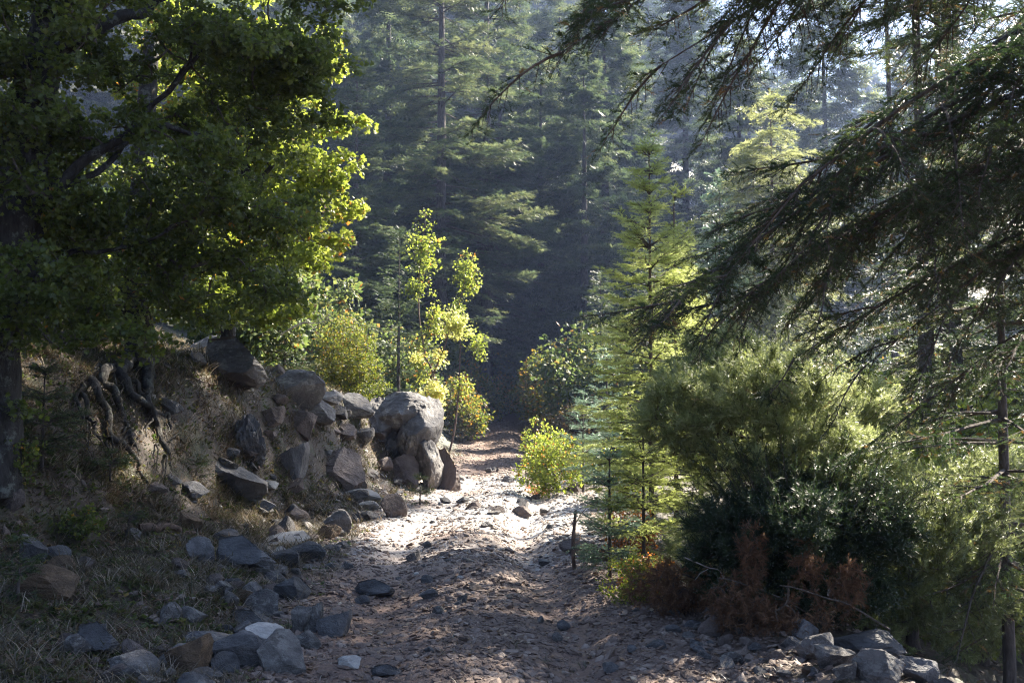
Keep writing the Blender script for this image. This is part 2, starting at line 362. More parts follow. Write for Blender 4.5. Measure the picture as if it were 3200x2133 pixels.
# ---------------------------------------------------------------- templates
def t_shoot(seed, n=20, ln=.27, w=.028, spread=.8):
    g = rng_(seed); v = []; f = []
    v += [(0, -.012, 0), (0, .012, 0), (1, 0, 0)]; f.append((0, 1, 2))
    for k in range(n):
        u = .04 + .96 * k / n; a = g.uniform(0, 2 * np.pi) if spread > .9 else g.normal(np.pi / 2, 1.35)
        d = np.array([.62, .78 * math.cos(a), .78 * math.sin(a)]); s = np.cross(d, [1, 0, 0]); s = s / np.linalg.norm(s) * w
        b = np.array([u, 0, 0]); t = b + d * ln * g.uniform(.8, 1.15); q = len(v)
        v += [b - s, b + s, t]; f.append((q, q + 1, q + 2))
    q = len(v); v += [(.96, -w, 0), (.96, w, 0), (1.2, 0, .02)]; f.append((q, q + 1, q + 2))
    return np.array(v, float), np.array(f)
def t_spray(seed, n=7, ln=.4, w=.055):
    g = rng_(seed); v = [(0, -.02, 0), (0, .02, 0), (1, 0, 0)]; f = [(0, 1, 2)]
    for k in range(n):
        for s in (-1, 1):
            u = .05 + .9 * (k + g.uniform(-.3, .3)) / n; a = R(52) + g.uniform(-.25, .25); l = ln * g.uniform(.7, 1.2) * (1 - .4 * u)
            b = np.array([u, 0, 0]); t = b + np.array([math.cos(a) * l, s * math.sin(a) * l, g.uniform(-.14, .12)]); sd = np.array([-math.sin(a), s * math.cos(a), 0]) * w * .5
            q = len(v); v += [b - sd + (0, 0, g.uniform(0, .05)), b + sd, t]; f.append((q, q + 1, q + 2))
    return np.array(v, float), np.array(f)
SHOOT = t_shoot(1); SHOOTR = t_shoot(2, 18, .34, .03, 1.0); SPRAY = t_spray(3); SPRAYF = t_spray(4, 4, .5, .14)
# lobed maple leaf: fan around a centre, five points; x along the midrib, slight fold
_o = [(0, 0), (.18, .30), (.02, .52), (.40, .40), (.52, .66), (.68, .32), (1.05, 0)]
_o = _o + [(x, -y) for x, y in _o[-2:0:-1]]
LEAF = (np.array([(.38, 0, .05)] + [(x, y, -.10 * abs(y) - .12 * x * x) for x, y in _o]), np.array([(0, 1 + k, 1 + (k + 1) % len(_o)) for k in range(len(_o))]))
LEAFS = (np.array([(0, 0, 0), (.5, .36, -.05), (1, 0, -.14), (.5, -.36, -.05), (.5, 0, .03)], float), np.array([(0, 4, 1), (4, 2, 1), (0, 3, 4), (3, 2, 4)]))
BLADE = (np.array([(0, -.012, 0), (0, .012, 0), (.45, -.010, .06), (.45, .010, .06), (.8, -.006, .2), (.8, .006, .2), (1, 0, .36)], float), np.array([(0, 1, 3), (0, 3, 2), (2, 3, 5), (2, 5, 4), (4, 5, 6)]))

# ---------------------------------------------------------------- conifers
def conifer_boughs(acc, g, base, az, L, elev, sag, tip, sec_gap=.1, sec_ratio=.3, sec_min=.08, el=.09, el_gap=.05, hang=.15, flat=.25,
                   tmpl=SHOOT, mat_w=0, mat_n=1, tint0=.45, tvar=.25, wood=True, r0=.010, ang=58, tfrom=.12, dead=0.0, inplane=38):
    B = len(L); K = 8; t = np.linspace(0, 1, K)
    h = np.stack([np.cos(az), np.sin(az), 0 * az], 1); side = np.stack([-np.sin(az), np.cos(az), 0 * az], 1)
    wob = np.cumsum(g.normal(0, .018, (B, K)), 1) * t; wob2 = np.cumsum(g.normal(0, .012, (B, K)), 1) * t
    zz = np.sin(elev)[:, None] * t - sag[:, None] * t**2 + tip[:, None] * t**3
    path = base[:, None, :] + L[:, None, None] * (h[:, None, :] * (t * np.cos(elev)[:, None])[:, :, None] + Z * (zz + wob2)[:, :, None] + side[:, None, :] * wob[:, :, None])
    rad = (r0 * L + .003)[:, None] * (1.02 - t)[None, :] + .0015
    if wood: tubes(acc, path, rad, 5, mat_w)
    T = nrm(np.gradient(path, axis=1))
    ns = np.maximum(3, np.ceil(L / sec_gap * 2).astype(int)); bi = np.repeat(np.arange(B), ns); n = len(bi)
    ts = tfrom + (1 - tfrom) * g.random(n)**.85; s = np.where(g.random(n) < .5, -1., 1.)
    x = ts * (K - 1); k0 = np.minimum(x.astype(int), K - 2); fr = (x - k0)[:, None]
    pos = path[bi, k0] * (1 - fr) + path[bi, k0 + 1] * fr; tg = nrm(T[bi, k0] * (1 - fr) + T[bi, k0 + 1] * fr)
    A = R(ang) * (1 - .35 * ts) + g.normal(0, .15, n)
    d = nrm(tg * np.cos(A)[:, None] + side[bi] * (s * np.sin(A))[:, None] + Z * (g.normal(0, flat, n) - hang)[:, None])
    ls = L[bi] * sec_ratio * (1 - ts)**.7 * np.minimum(1, .35 + ts * 2.2) * g.uniform(.55, 1.15, n) + sec_min
    if wood:
        u3 = np.linspace(0, 1, 3)
        sp_ = pos[:, None] + d[:, None] * (ls[:, None, None] * u3[None, :, None]) - Z * (hang * .5 * ls[:, None, None] * u3[None, :, None]**2)
        tubes(acc, sp_, (ls[:, None] * .012 + .0012) * (1.05 - u3)[None], 3, mat_w)
    ne = np.maximum(1, np.ceil(ls / el_gap).astype(int)); ei = np.repeat(np.arange(n), ne); m = len(ei)
    first = np.concatenate([[0], np.cumsum(ne)[:-1]]); k = np.arange(m) - first[ei]
    u = (k + g.uniform(.2, .9, m)) / ne[ei]
    p = pos[ei] + d[ei] * (ls[ei] * u)[:, None] - Z * (hang * .5 * ls[ei] * u * u)[:, None]
    sn = nrm(np.cross(d[ei], np.broadcast_to(Z, (m, 3)))); sg = np.where(k % 2 == 0, -1., 1.) * np.where(u > .9, .15, 1)
    aa = R(inplane) * sg + g.normal(0, .22, m)
    dd = nrm(d[ei] * np.cos(aa)[:, None] + sn * np.sin(aa)[:, None] + Z * g.normal(.02, flat * .7, m)[:, None])
    sc = el * g.uniform(.65, 1.2, m) * (1 - .25 * u)
    tb = g.normal(0, tvar * .5, B)[bi][ei]
    tint = np.clip(tint0 + tb + g.normal(0, tvar * .6, m) + .12 * u, 0, .93)
    if dead: tint = np.where(g.random(m) < dead, 1.0, tint)
    scatter(acc, *tmpl, p, frames(dd, roll=g.normal(0, .45, m)), sc, tint, mat_n)
    return path
def trunk_path(g, H, lean=(0, 0), wob=.02, n=14):
    t = np.linspace(0, 1, n); p = np.zeros((n, 3)); p[:, 2] = H * t - .15
    p[:, 0] = lean[0] * t + wob * H * .1 * noise2(t * 3 + g.uniform(0, 9), t * 0, 3); p[:, 1] = lean[1] * t + wob * H * .1 * noise2(t * 3 + g.uniform(0, 9), t * 0, 8)
    return p
def make_conifer(seed, H, z0, Lmax, dens, el, el_gap, sec_gap, tmpl, mn, mw=None, shape=1.0, elev=(10, -12), sag=.12, tip=.10, r_tr=None, name='fir', wood=True,
                 lean=(0, 0), gap=.0, sec_ratio=.33, hang=.12, flat=.2, tint0=.45, tvar=.25, topflat=0, dead=0, prune=None, dn=0.0):
    """returns (trunk mesh, crown mesh): whorls from z0 to H"""
    g = rng_(seed); mw = mw or M_BARK
    tp = trunk_path(g, H, lean); tr = Acc(); r = r_tr or H * .011
    rad = r * (1 - np.linspace(0, 1, len(tp)))**.85 + .006
    rad[0] *= 1.35
    tubes(tr, tp[None], rad[None], 10, 0, lump=.06, seed=seed)
    trunk = tr.mesh(name + '_trunk', [mw], True)
    nb = int(dens * (H - z0)); zf = np.sort(g.random(nb)); z = z0 + (H * .985 - z0) * zf
    whorl = np.round(z / .45) * .45 if H > 6 else np.round(z / .22) * .22
    z = z * .35 + whorl * .65 + g.normal(0, .04, nb) * (H / 10); z = np.clip(z, z0, H * .985)
    q = (z - z0) / (H - z0)
    L = Lmax * (1 - q)**shape * np.minimum(1, .45 + q * 3.0) * g.uniform(.6, 1.15, nb) + .04 * Lmax
    if topflat: L = np.maximum(L, Lmax * topflat * g.uniform(.5, 1, nb) * (q > .75))
    az = g.uniform(0, 2 * np.pi, nb)
    if gap:
        keep = noise2(z * .8, az * 1.2, seed) > -1 + gap; z, q, L, az = z[keep], q[keep], L[keep], az[keep]
    if prune is not None:
        keep = prune(z, az); z, q, L, az = z[keep], q[keep], L[keep], az[keep]
    nb = len(z)
    base = np.stack([np.interp(z, tp[:, 2], tp[:, 0]), np.interp(z, tp[:, 2], tp[:, 1]), z], 1)
    ev = np.radians(elev[1] + (elev[0] - elev[1]) * q + g.normal(0, 6, nb))
    cr = Acc()
    conifer_boughs(cr, g, base, az, L, ev, sag * g.uniform(.4, 1.6, nb), tip * g.uniform(.5, 1.5, nb), sec_gap, sec_ratio, el * .7, el, el_gap, hang, flat, tmpl, tint0=tint0, tvar=tvar, wood=wood, dead=dead)
    # leader
    m = max(6, int(H * 3)); u = g.random(m); lp = np.stack([np.full(m, tp[-1, 0]), np.full(m, tp[-1, 1]), H * (1 - .07 * u)], 1)
    a = g.uniform(0, 6.28, m); dd = nrm(np.stack([np.cos(a) * .7, np.sin(a) * .7, np.full(m, .8)], 1))
    scatter(cr, *tmpl, lp, frames(dd), el * .7, .55, 1)
    return trunk, cr.mesh(name + '_crown', [M_TWIG, mn])
def plant_conifer(kind, x, y, meshes, label, cat='tree', group=None, rz=0, sc=1, z=None):
    e = empty(kind, (x, y, (hz(x, y) if z is None else z) - .02), label, cat, group, rz); e.scale = (sc, sc, sc)
    link('trunk', meshes[0], e); link('crown', meshes[1], e); return e

# ---------------------------------------------------------------- broadleaved growth
def grow(g, seeds, targets, K=5, rt=.0016, bend=.12, cost_dir=None, expo=.45):
    """attach every target to the nearest wood; returns chain paths (B,K,3), radii (B,K)"""
    nodes = np.asarray(seeds, float); owner = np.full(len(nodes), -1)
    root = nodes[0]; dist = np.min(np.linalg.norm(targets[:, None] - nodes[None, ::max(1, len(nodes) // 30)], axis=2), 1)
    order = np.argsort(dist + g.normal(0, .05, len(dist))); T = targets[order]; n = len(T)
    cap = len(nodes) + n * (K - 1); N = np.zeros((cap, 3)); O = np.full(cap, -1); c = len(nodes); N[:c] = nodes
    paths = np.zeros((n, K, 3)); par = np.full(n, -1); s = np.linspace(0, 1, K)[:, None]
    for i in range(n):
        d2 = ((N[:c] - T[i])**2).sum(1); j = int(np.argmin(d2)); a = N[j]; b = T[i]; l = math.sqrt(d2[j])
        off = nrm(g.normal(0, 1, 3)) * l * bend; off[2] += l * .06
        p = a + (b - a) * s + off * (4 * s * (1 - s))
        paths[i] = p; par[i] = O[j]; N[c:c + K - 1] = p[1:]; O[c:c + K - 1] = i; c += K - 1
    cnt = np.ones(n)
    for i in range(n - 1, -1, -1):
        if par[i] >= 0: cnt[par[i]] += cnt[i]
    rb = rt * cnt**expo; rad = rb[:, None] * (1 - .45 * np.linspace(0, 1, K))[None] ; rad[:, -1] = np.maximum(rt * .6, rad[:, -1] * .8)
    return paths, rad
def in_ellipsoids(g, ells, n, shell=.35):
    """ells: list of (centre, radii[, weight])"""
    w = np.array([np.prod(e[1])**.8 * (e[2] if len(e) > 2 else 1) for e in ells]); k = g.choice(len(ells), n, p=w / w.sum())
    d = nrm(g.normal(0, 1, (n, 3))); r = g.random(n)**shell
    c = np.array([e[0] for e in ells])[k]; rd = np.array([e[1] for e in ells])[k]
    return c + d * r[:, None] * rd
def leaves_on(acc, g, paths, per, size, mat, tmpl=LEAF, off=.06, tint0=.4, tvar=.22, up=.5, tintnoise=.9, tfrom=.25, droop=0):
    B, K, _ = paths.shape; bi = np.repeat(np.arange(B), per); n = len(bi)
    t = (tfrom + (1 - tfrom) * g.random(n)) * (K - 1); k = np.minimum(t.astype(int), K - 2); f = (t - k)[:, None]
    p = paths[bi, k] * (1 - f) + paths[bi, k + 1] * f
    o = g.normal(0, 1, (n, 3)); o[:, 2] *= .6; p = p + nrm(o) * (off * g.random(n)**.6)[:, None]
    d = nrm(nrm(o) + g.normal(0, .5, (n, 3)) - Z * droop); nrml = nrm(g.normal(0, 1, (n, 3)) * (1 - up) + Z * up)
    tn = noise3(p * tintnoise + 50, 3)
    tint = np.clip(tint0 + .18 * tn + g.normal(0, tvar, n), 0, 1)
    scatter(acc, *tmpl, p, frames(d, nrml), size * g.uniform(.6, 1.2, n), tint, mat)
def clumps(g, ells, n, r=.34, out=.12):
    c = in_ellipsoids(g, ells, n, .5); cs = g.uniform(.55, 1.3, n)
    return [(c[i] + A(*nrm(g.normal(0, 1, 3))) * out, A(1.25, 1.25, .6) * r * cs[i]) for i in range(n)]
def make_broad(seed, seeds, ells, ntgt, per, size, leafmat, name, tmpl=LEAF, rt=.0016, off=.06, tint0=.4, tvar=.2, shell=.4, bend=.12, woodmat=None, up=.5, sides=4, cut=None, droop=0, expo=.45):
    g = rng_(seed); tg = in_ellipsoids(g, ells, ntgt, shell)
    if cut is not None: tg = tg[cut(tg)]
    paths, rad = grow(g, seeds, tg, rt=rt, bend=bend, expo=expo)
    a = Acc(); tubes(a, paths, rad, sides, 0); leaves_on(a, g, paths, per, size, 1, tmpl, off, tint0, tvar, up, droop=droop)
    return a.mesh(name, [woodmat or M_TWIG, leafmat])
def limb(acc, pts, r0, r1, n=16, sides=10, wob=.04, seed=1, lump=.08, pw=.8):
    p = smooth_path(pts, n, wob, seed); rad = r1 + (r0 - r1) * (1 - np.linspace(0, 1, n))**pw
    tubes(acc, p[None], rad[None], sides, 0, lump=lump, seed=seed); return p

# ---------------------------------------------------------------- rocks
def ico(sub):
    bm = bmesh.new(); bmesh.ops.create_icosphere(bm, subdivisions=sub, radius=1)
    v = np.array([x.co[:] for x in bm.verts]); f = np.array([[q.index for q in p.verts] for p in bm.faces]); bm.free(); return v, f
ICO = {k: ico(k) for k in (1, 2, 3, 4, 5)}
def rock_verts(seed, sub=4, planes=12, lo=.36, hi=.78, rough=.03, strata=0, pits=0, boxy=.0):
    g = rng_(seed); v, f = ICO[sub]; v = v.copy()
    if boxy: v = np.sign(v) * np.abs(v)**(1 - boxy); v /= np.abs(v).max()
    N = nrm(g.normal(0, 1, (planes, 3))); D = g.uniform(lo, hi, planes)
    for n_, d_ in zip(N, D):
        q = v @ n_ - d_; v -= np.where(q > 0, q, 0)[:, None] * n_ * .985
    d = noise3(v * 2.3 + seed, seed) * .06 + (1 - 2 * np.abs(noise3(v * 4.5 + seed, seed + 1))) * rough * 1.3 + noise3(v * 11 + seed, seed + 2) * rough * .7 + noise3(v * 24 + seed, seed + 3) * rough * .35
    if strata:
        ax = nrm(np.array([.25, .1, 1.])); s = v @ ax * 9 + noise3(v * 2, seed + 5) * 1.5; d += strata * (np.abs((s % 1) - .5) - .25)
    if pits: d -= pits * np.clip(noise3(v * 5 + 9, seed + 7) - .1, 0, 1)
    v = v * (1 + d)[:, None]
    mn, mx = v.min(0), v.max(0); v = (v - (mn + mx) / 2) / (mx - mn) * 1.0; v[:, 2] += .5
    return v, f
def rock_mesh(seed, mat, **k):
    v, f = rock_verts(seed, **k); a = Acc(); a.add(v, f, 0, .5); return a.mesh('rock', [mat], False)
_rm = {}
def rockmesh(var, mat, sub=4):
    key = (var, mat.name, sub)
    if key not in _rm:
        kw = dict(sub=sub)
        if var % 4 == 1: kw.update(boxy=.35, planes=9)
        if var % 4 == 2: kw.update(strata=.045, planes=9)
        if var % 4 == 3: kw.update(planes=14, lo=.42, hi=.7)
        if var == 50: kw.update(pits=.5, rough=.09, planes=7)
        _rm[key] = rock_mesh(100 + var, mat, **kw)
    return _rm[key]
def place_rock(px, py, w, h, var, mat, label=None, group=None, depth=.8, rot=None, tilt=(0, 0), Y=None, sub=4, sink=.14, name='rock', cat='rock'):
    """px, py = foot of the stone in the photo (1024 wide), w/h its size there"""
    p = G(px, py) if Y is None else P(px, py, Y)
    s = p[1] / FPX; W_, H_ = w * s, h * s * 1.12
    o = link(name, rockmesh(var, mat, sub)); g = rng_(int(px * 7 + py * 13 + var))
    D = W_ * depth; p[1] += D * .35
    if Y is None: p[2] = hz(p[0], p[1]) if abs(hz(p[0], p[1]) - p[2]) < .25 else p[2]
    o.location = (p[0], p[1], p[2] - H_ * sink); o.scale = (W_ * 1.05, D, H_ * (1 + sink * .6))
    o.rotation_euler = (R(tilt[0]), R(tilt[1]), (g.uniform(-.35, .35) + (math.pi if g.random() < .5 else 0)) if rot is None else R(rot))
    tag(o, label, cat, group); return o

# ================================================================ CONTENT
# ---------------------------------------------------------------- far firs (shared meshes, each tree its own object)
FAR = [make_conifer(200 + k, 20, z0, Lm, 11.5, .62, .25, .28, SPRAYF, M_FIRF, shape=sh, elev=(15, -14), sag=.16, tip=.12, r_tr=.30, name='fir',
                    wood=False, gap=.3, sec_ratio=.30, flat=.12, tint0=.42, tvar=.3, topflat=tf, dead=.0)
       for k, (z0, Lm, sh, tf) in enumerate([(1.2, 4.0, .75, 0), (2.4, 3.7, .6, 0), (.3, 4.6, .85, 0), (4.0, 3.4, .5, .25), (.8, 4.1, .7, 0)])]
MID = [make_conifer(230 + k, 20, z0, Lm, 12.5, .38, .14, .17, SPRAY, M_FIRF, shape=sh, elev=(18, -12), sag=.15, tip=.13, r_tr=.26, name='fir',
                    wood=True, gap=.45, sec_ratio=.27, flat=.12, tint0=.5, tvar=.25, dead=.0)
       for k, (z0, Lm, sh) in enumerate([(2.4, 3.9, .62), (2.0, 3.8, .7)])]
def far_fir(x, y, var, sc, label, group=None, meshes=None, rz=None, kind='fir_tree'):
    ms = (meshes or FAR)[var % len(meshes or FAR)]
    return plant_conifer(kind, x, y, ms, label, 'tree', group, rz if rz is not None else (x * 7.3 + y * 3.1) % 6.28, sc)
# the recognisable ones in the middle distance: (pixel x of the trunk, distance, height, variant, mesh set, label)
for px, Y, H_, var, ms, lab in [
    (440, 40, 23, 0, MID, 'tall dark fir with a bare straight trunk showing between layered boughs, left of centre'),
    (487, 45, 25, 1, MID, 'tall fir whose long boughs sweep right, directly behind the layered fir left of centre'),
    (541, 53, 19, 2, FAR, 'dark fir with low boughs at the left side of the dark hollow'), (585, 46, 17, 4, FAR, 'dark fir with low boughs left of the slender cedar'), (500, 56, 21, 2, FAR, 'dark fir right behind the end of the track'),
    (606, 52, 23, 0, FAR, 'broad shaded fir behind the open road, left of the thin sunlit sapling'),
    (560, 60, 24, 1, FAR, 'dark fir between the two tall layered firs and the broad shaded fir'),
    (520, 70, 25, 2, FAR, 'hazy grey fir rising behind the pair of layered firs'),
    (386, 50, 24, 2, FAR, 'shaded fir close behind the right edge of the sunlit maple'),
    (355, 36, 13, 0, MID, 'drooping dark fir behind the round shrub on the bank'),
    (688, 70, 26, 3, FAR, 'hazy tall fir with bare trunk left of the lone golden cedar'),
    (829, 58, 25, 3, FAR, 'hazy tall fir with open tiers right of the lone golden cedar'),
    (918, 62, 24, 3, FAR, 'hazy open fir standing before the pale far ridge at upper right'),
    (880, 85, 22, 4, FAR, 'small hazy fir between the two open firs at upper right')]:
    b = P(px, 380, Y); s_ = H_ / 20
    e = far_fir(b[0], b[1], var, s_, lab, None, ms)
g = rng_(5); GRP = 'fir trees covering the hazy far slope'
spots = [(P(px, 380, Y)[0], Y) for px, Y in [(440, 40), (487, 45), (606, 52), (560, 60), (520, 70), (386, 50), (355, 36), (688, 70), (829, 58), (918, 62), (880, 85)]]
nput = 0
for tries in range(4000):
    Y = 58 * math.exp(g.random() * 1.55); x = g.uniform(-.62, .64) * Y
    sp_ = 3.1 + Y * .028
    if x > .16 * Y and Y < 120 and g.random() < .8: continue
    if any((x - a)**2 + (Y - b)**2 < sp_**2 for a, b in spots): continue
    spots.append((x, Y)); nput += 1
    q_ = x / Y
    zone = 'left, behind the maples' if q_ < -.16 else 'behind the two layered firs' if q_ < .03 else 'in the dark gap above the track' if q_ < .14 else 'round the golden cedar' if q_ < .34 else 'at upper right, near the open sky'
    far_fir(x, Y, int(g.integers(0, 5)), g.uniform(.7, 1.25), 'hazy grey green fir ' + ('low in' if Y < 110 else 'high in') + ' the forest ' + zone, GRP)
    if nput >= 230: break
# understorey: dark broadleaved bushes and young firs along the far road
BUSH = [make_broad(300 + k, [A(0, 0, 0), A(0, 0, .3)], [(A(0, 0, 1.1), A(1.0, 1.0, 1.0)), (A(.5, .2, 1.6), A(.6, .6, .8)), (A(-.5, -.1, .8), A(.7, .7, .7))], 260, 22, .11, M_SHRUBD, 'bush', LEAFS, rt=.003, off=.22, tvar=.25) for k in range(3)]
YF = [make_conifer(320 + k, 5, .2, 1.25, 26, .22, .13, .16, SPRAY, M_FIRF, shape=.9, elev=(25, -5), sag=.1, tip=.12, r_tr=.05, name='young_fir', wood=False, tint0=.35) for k in range(2)]
def bush(x, y, var, sc, label, group=None, name='bush', mesh=None):
    o = link(name, (mesh or BUSH)[var % len(mesh or BUSH)]); o.location = (x, y, hz(x, y) - .08); o.rotation_euler.z = (x * 5 + y) % 6.28
    o.scale = (sc, sc, sc) if np.isscalar(sc) else sc
    return tag(o, label, 'bush', group)
g = rng_(8)
placed = []
for tries in range(3000):
    Y = g.uniform(25, 72); x = g.uniform(-.5, .45) * Y; d = x - road_c(Y)
    if -2.9 < d < 2.6 and Y < 49: continue
    if x < -2 and Y < 27: continue
    if d > 0 and Y < 31 and d < 5: continue
    if any((x - a)**2 + (Y - b)**2 < 2.0**2 for a, b in placed): continue
    placed.append((x, Y))
    if g.random() < .62: bush(x, Y, int(g.integers(0, 3)), g.uniform(1.0, 2.1), 'shaded dark bush ' + ('left' if d < 0 else 'right') + ' of the track' + (', near its last visible stretch' if Y < 45 else ', deep under the far firs'), 'dark bushes along the far track')
    else: plant_conifer('young_fir', x, Y, YF[int(g.integers(0, 2))], 'shaded young fir ' + ('left' if d < 0 else 'right') + ' of the track' + (', near its last visible stretch' if Y < 45 else ', deep under the far firs'), 'tree', 'young firs in the far undergrowth', g.uniform(0, 6), g.uniform(.6, 1.5))
    if len(placed) > 190: break

# ---------------------------------------------------------------- right: sunlit cedars and saplings
def P0(px, Y): p = P(px, 400, Y); return p[0], p[1]
def sap(seed, px, Y, H_, Lm, mat, label, kind='young_cedar', z0=.25, dens=30, el=.11, gap=.06, sg=.1, tmpl=SHOOT, **kw):
    x, y = P0(px, Y); ms = make_conifer(seed, H_, z0, Lm, dens, el, gap, sg, tmpl, mat, name=kind, **kw)
    return plant_conifer(kind, x, y, ms, label, 'tree')
sap(401, 651, 11.3, 4.65, 1.12, M_CEDAR, 'slender sunlit young cedar with a bare pointed leader beside the track', dens=60, shape=.9, elev=(30, 0), sag=.10, tip=.10, r_tr=.028, sec_ratio=.34, flat=.07, el=.10, gap=.045, sg=.08, tint0=.6, mw=M_BARKR)
sap(402, 676, 12.6, 4.3, .8, M_CEDAR, 'sunlit young fir with a bushy tip close behind the slender cedar', 'young_fir', dens=38, shape=.7, elev=(40, 0), r_tr=.03, el=.13, mw=M_BARKR)
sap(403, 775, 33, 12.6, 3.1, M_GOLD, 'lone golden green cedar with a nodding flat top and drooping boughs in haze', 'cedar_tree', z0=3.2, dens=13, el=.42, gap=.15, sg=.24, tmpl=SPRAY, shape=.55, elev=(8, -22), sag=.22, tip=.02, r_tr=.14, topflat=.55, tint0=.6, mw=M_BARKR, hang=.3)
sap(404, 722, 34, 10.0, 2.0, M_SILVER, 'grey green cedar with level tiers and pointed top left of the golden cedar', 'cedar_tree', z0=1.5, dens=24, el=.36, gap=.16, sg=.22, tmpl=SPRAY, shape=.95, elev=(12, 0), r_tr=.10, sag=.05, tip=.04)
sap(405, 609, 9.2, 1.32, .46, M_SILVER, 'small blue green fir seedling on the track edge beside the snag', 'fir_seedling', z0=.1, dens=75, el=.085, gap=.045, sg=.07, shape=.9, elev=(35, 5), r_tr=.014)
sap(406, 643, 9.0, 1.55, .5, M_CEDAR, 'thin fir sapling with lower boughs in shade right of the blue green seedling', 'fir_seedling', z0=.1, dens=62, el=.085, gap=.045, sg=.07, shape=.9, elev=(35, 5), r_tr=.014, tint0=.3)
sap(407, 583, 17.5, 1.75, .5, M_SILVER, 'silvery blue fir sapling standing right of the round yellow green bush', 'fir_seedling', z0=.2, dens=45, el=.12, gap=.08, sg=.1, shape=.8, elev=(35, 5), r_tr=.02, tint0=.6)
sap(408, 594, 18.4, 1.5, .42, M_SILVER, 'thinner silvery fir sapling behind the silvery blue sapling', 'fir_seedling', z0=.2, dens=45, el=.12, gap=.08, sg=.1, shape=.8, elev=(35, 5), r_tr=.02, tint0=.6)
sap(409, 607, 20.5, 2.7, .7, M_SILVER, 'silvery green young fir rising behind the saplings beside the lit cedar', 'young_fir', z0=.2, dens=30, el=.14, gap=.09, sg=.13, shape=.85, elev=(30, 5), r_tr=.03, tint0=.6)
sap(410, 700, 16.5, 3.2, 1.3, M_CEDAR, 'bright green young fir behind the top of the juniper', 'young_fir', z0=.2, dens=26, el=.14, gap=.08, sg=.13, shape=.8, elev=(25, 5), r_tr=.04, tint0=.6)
sap(411, 905, 19, 3.4, 1.5, M_CEDAR, 'sunlit fir behind the juniper against the dark ravine', 'young_fir', z0=.2, dens=22, el=.16, gap=.09, sg=.15, shape=.8, elev=(20, 0), r_tr=.05, tint0=.5)
# low lit bushes right of the track
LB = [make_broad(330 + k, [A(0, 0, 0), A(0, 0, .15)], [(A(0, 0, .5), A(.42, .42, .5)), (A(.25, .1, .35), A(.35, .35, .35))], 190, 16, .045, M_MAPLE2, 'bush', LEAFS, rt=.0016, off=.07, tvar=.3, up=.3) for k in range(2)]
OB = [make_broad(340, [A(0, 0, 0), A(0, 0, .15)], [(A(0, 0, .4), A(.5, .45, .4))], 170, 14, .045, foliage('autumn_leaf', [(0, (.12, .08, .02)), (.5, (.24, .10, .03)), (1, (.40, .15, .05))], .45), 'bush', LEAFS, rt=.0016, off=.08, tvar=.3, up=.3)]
OB2 = [make_broad(341, [A(0, 0, 0), A(0, 0, .15)], [(A(0, 0, .4), A(.5, .45, .4))], 260, 16, .05, foliage('brown_olive_leaf', [(0, (.045, .045, .018)), (.6, (.09, .07, .03)), (1, (.16, .09, .035))], .4), 'bush', LEAFS, rt=.0016, off=.08, tvar=.3, up=.3)]
def bpx(px, Y, sc, meshes, var, label, name='bush', group=None):
    x, y = P0(px, Y); return bush(x, y, var, sc, label, group, name, meshes)
bpx(556, 17.2, (1.25, 1.2, 1.25), LB, 0, 'round sunlit yellow green bush at the right edge of the bright track')
bpx(541, 20.5, (1.1, 1.1, 1.5), BUSH and LB, 1, 'narrow olive bush left behind the round yellow green bush')
bpx(590, 19.2, (1.1, 1.1, .9), LB, 0, 'low yellow green scrub behind the silvery blue sapling')
bpx(566, 22.5, (1.5, 1.3, 1.0), LB, 1, 'low lit scrub receding along the bend behind the round bush')
bpx(548, 25.5, (1.5, 1.3, .9), OB2, 0, 'low olive brown scrub at the far bend of the track')
bpx(622, 15.5, (1.2, 1.1, 1.2), LB, 1, 'yellow green bush glowing between the silvery saplings and the lit cedar')
bpx(575, 26, (2.8, 2.4, 1.9), OB2, 0, 'wide rusty brown bush in shade behind the sunlit saplings')
bpx(605, 30, (3.2, 2.4, 2.2), OB2, 0, 'rusty brown thicket farther back beside the far track')
bpx(538, 18.2, (.6, .6, .4), OB, 0, 'low pinkish orange scrub at the foot of the round yellow green bush')
bpx(629, 10.4, (.8, .6, .8), OB, 0, 'bright orange dead sprays behind the blue green seedling')
bpx(648, 8.4, (.7, .6, .5), OB, 0, 'reddish low scrub in shade under the thin fir sapling')
bpx(626, 8.0, (.55, .5, .5), LB, 0, 'small green bush at the shaded track edge below the seedlings')
bpx(720, 27, (2.6, 2.4, 3.8), LB, 0, 'bright yellow maple shrub below the golden cedar')

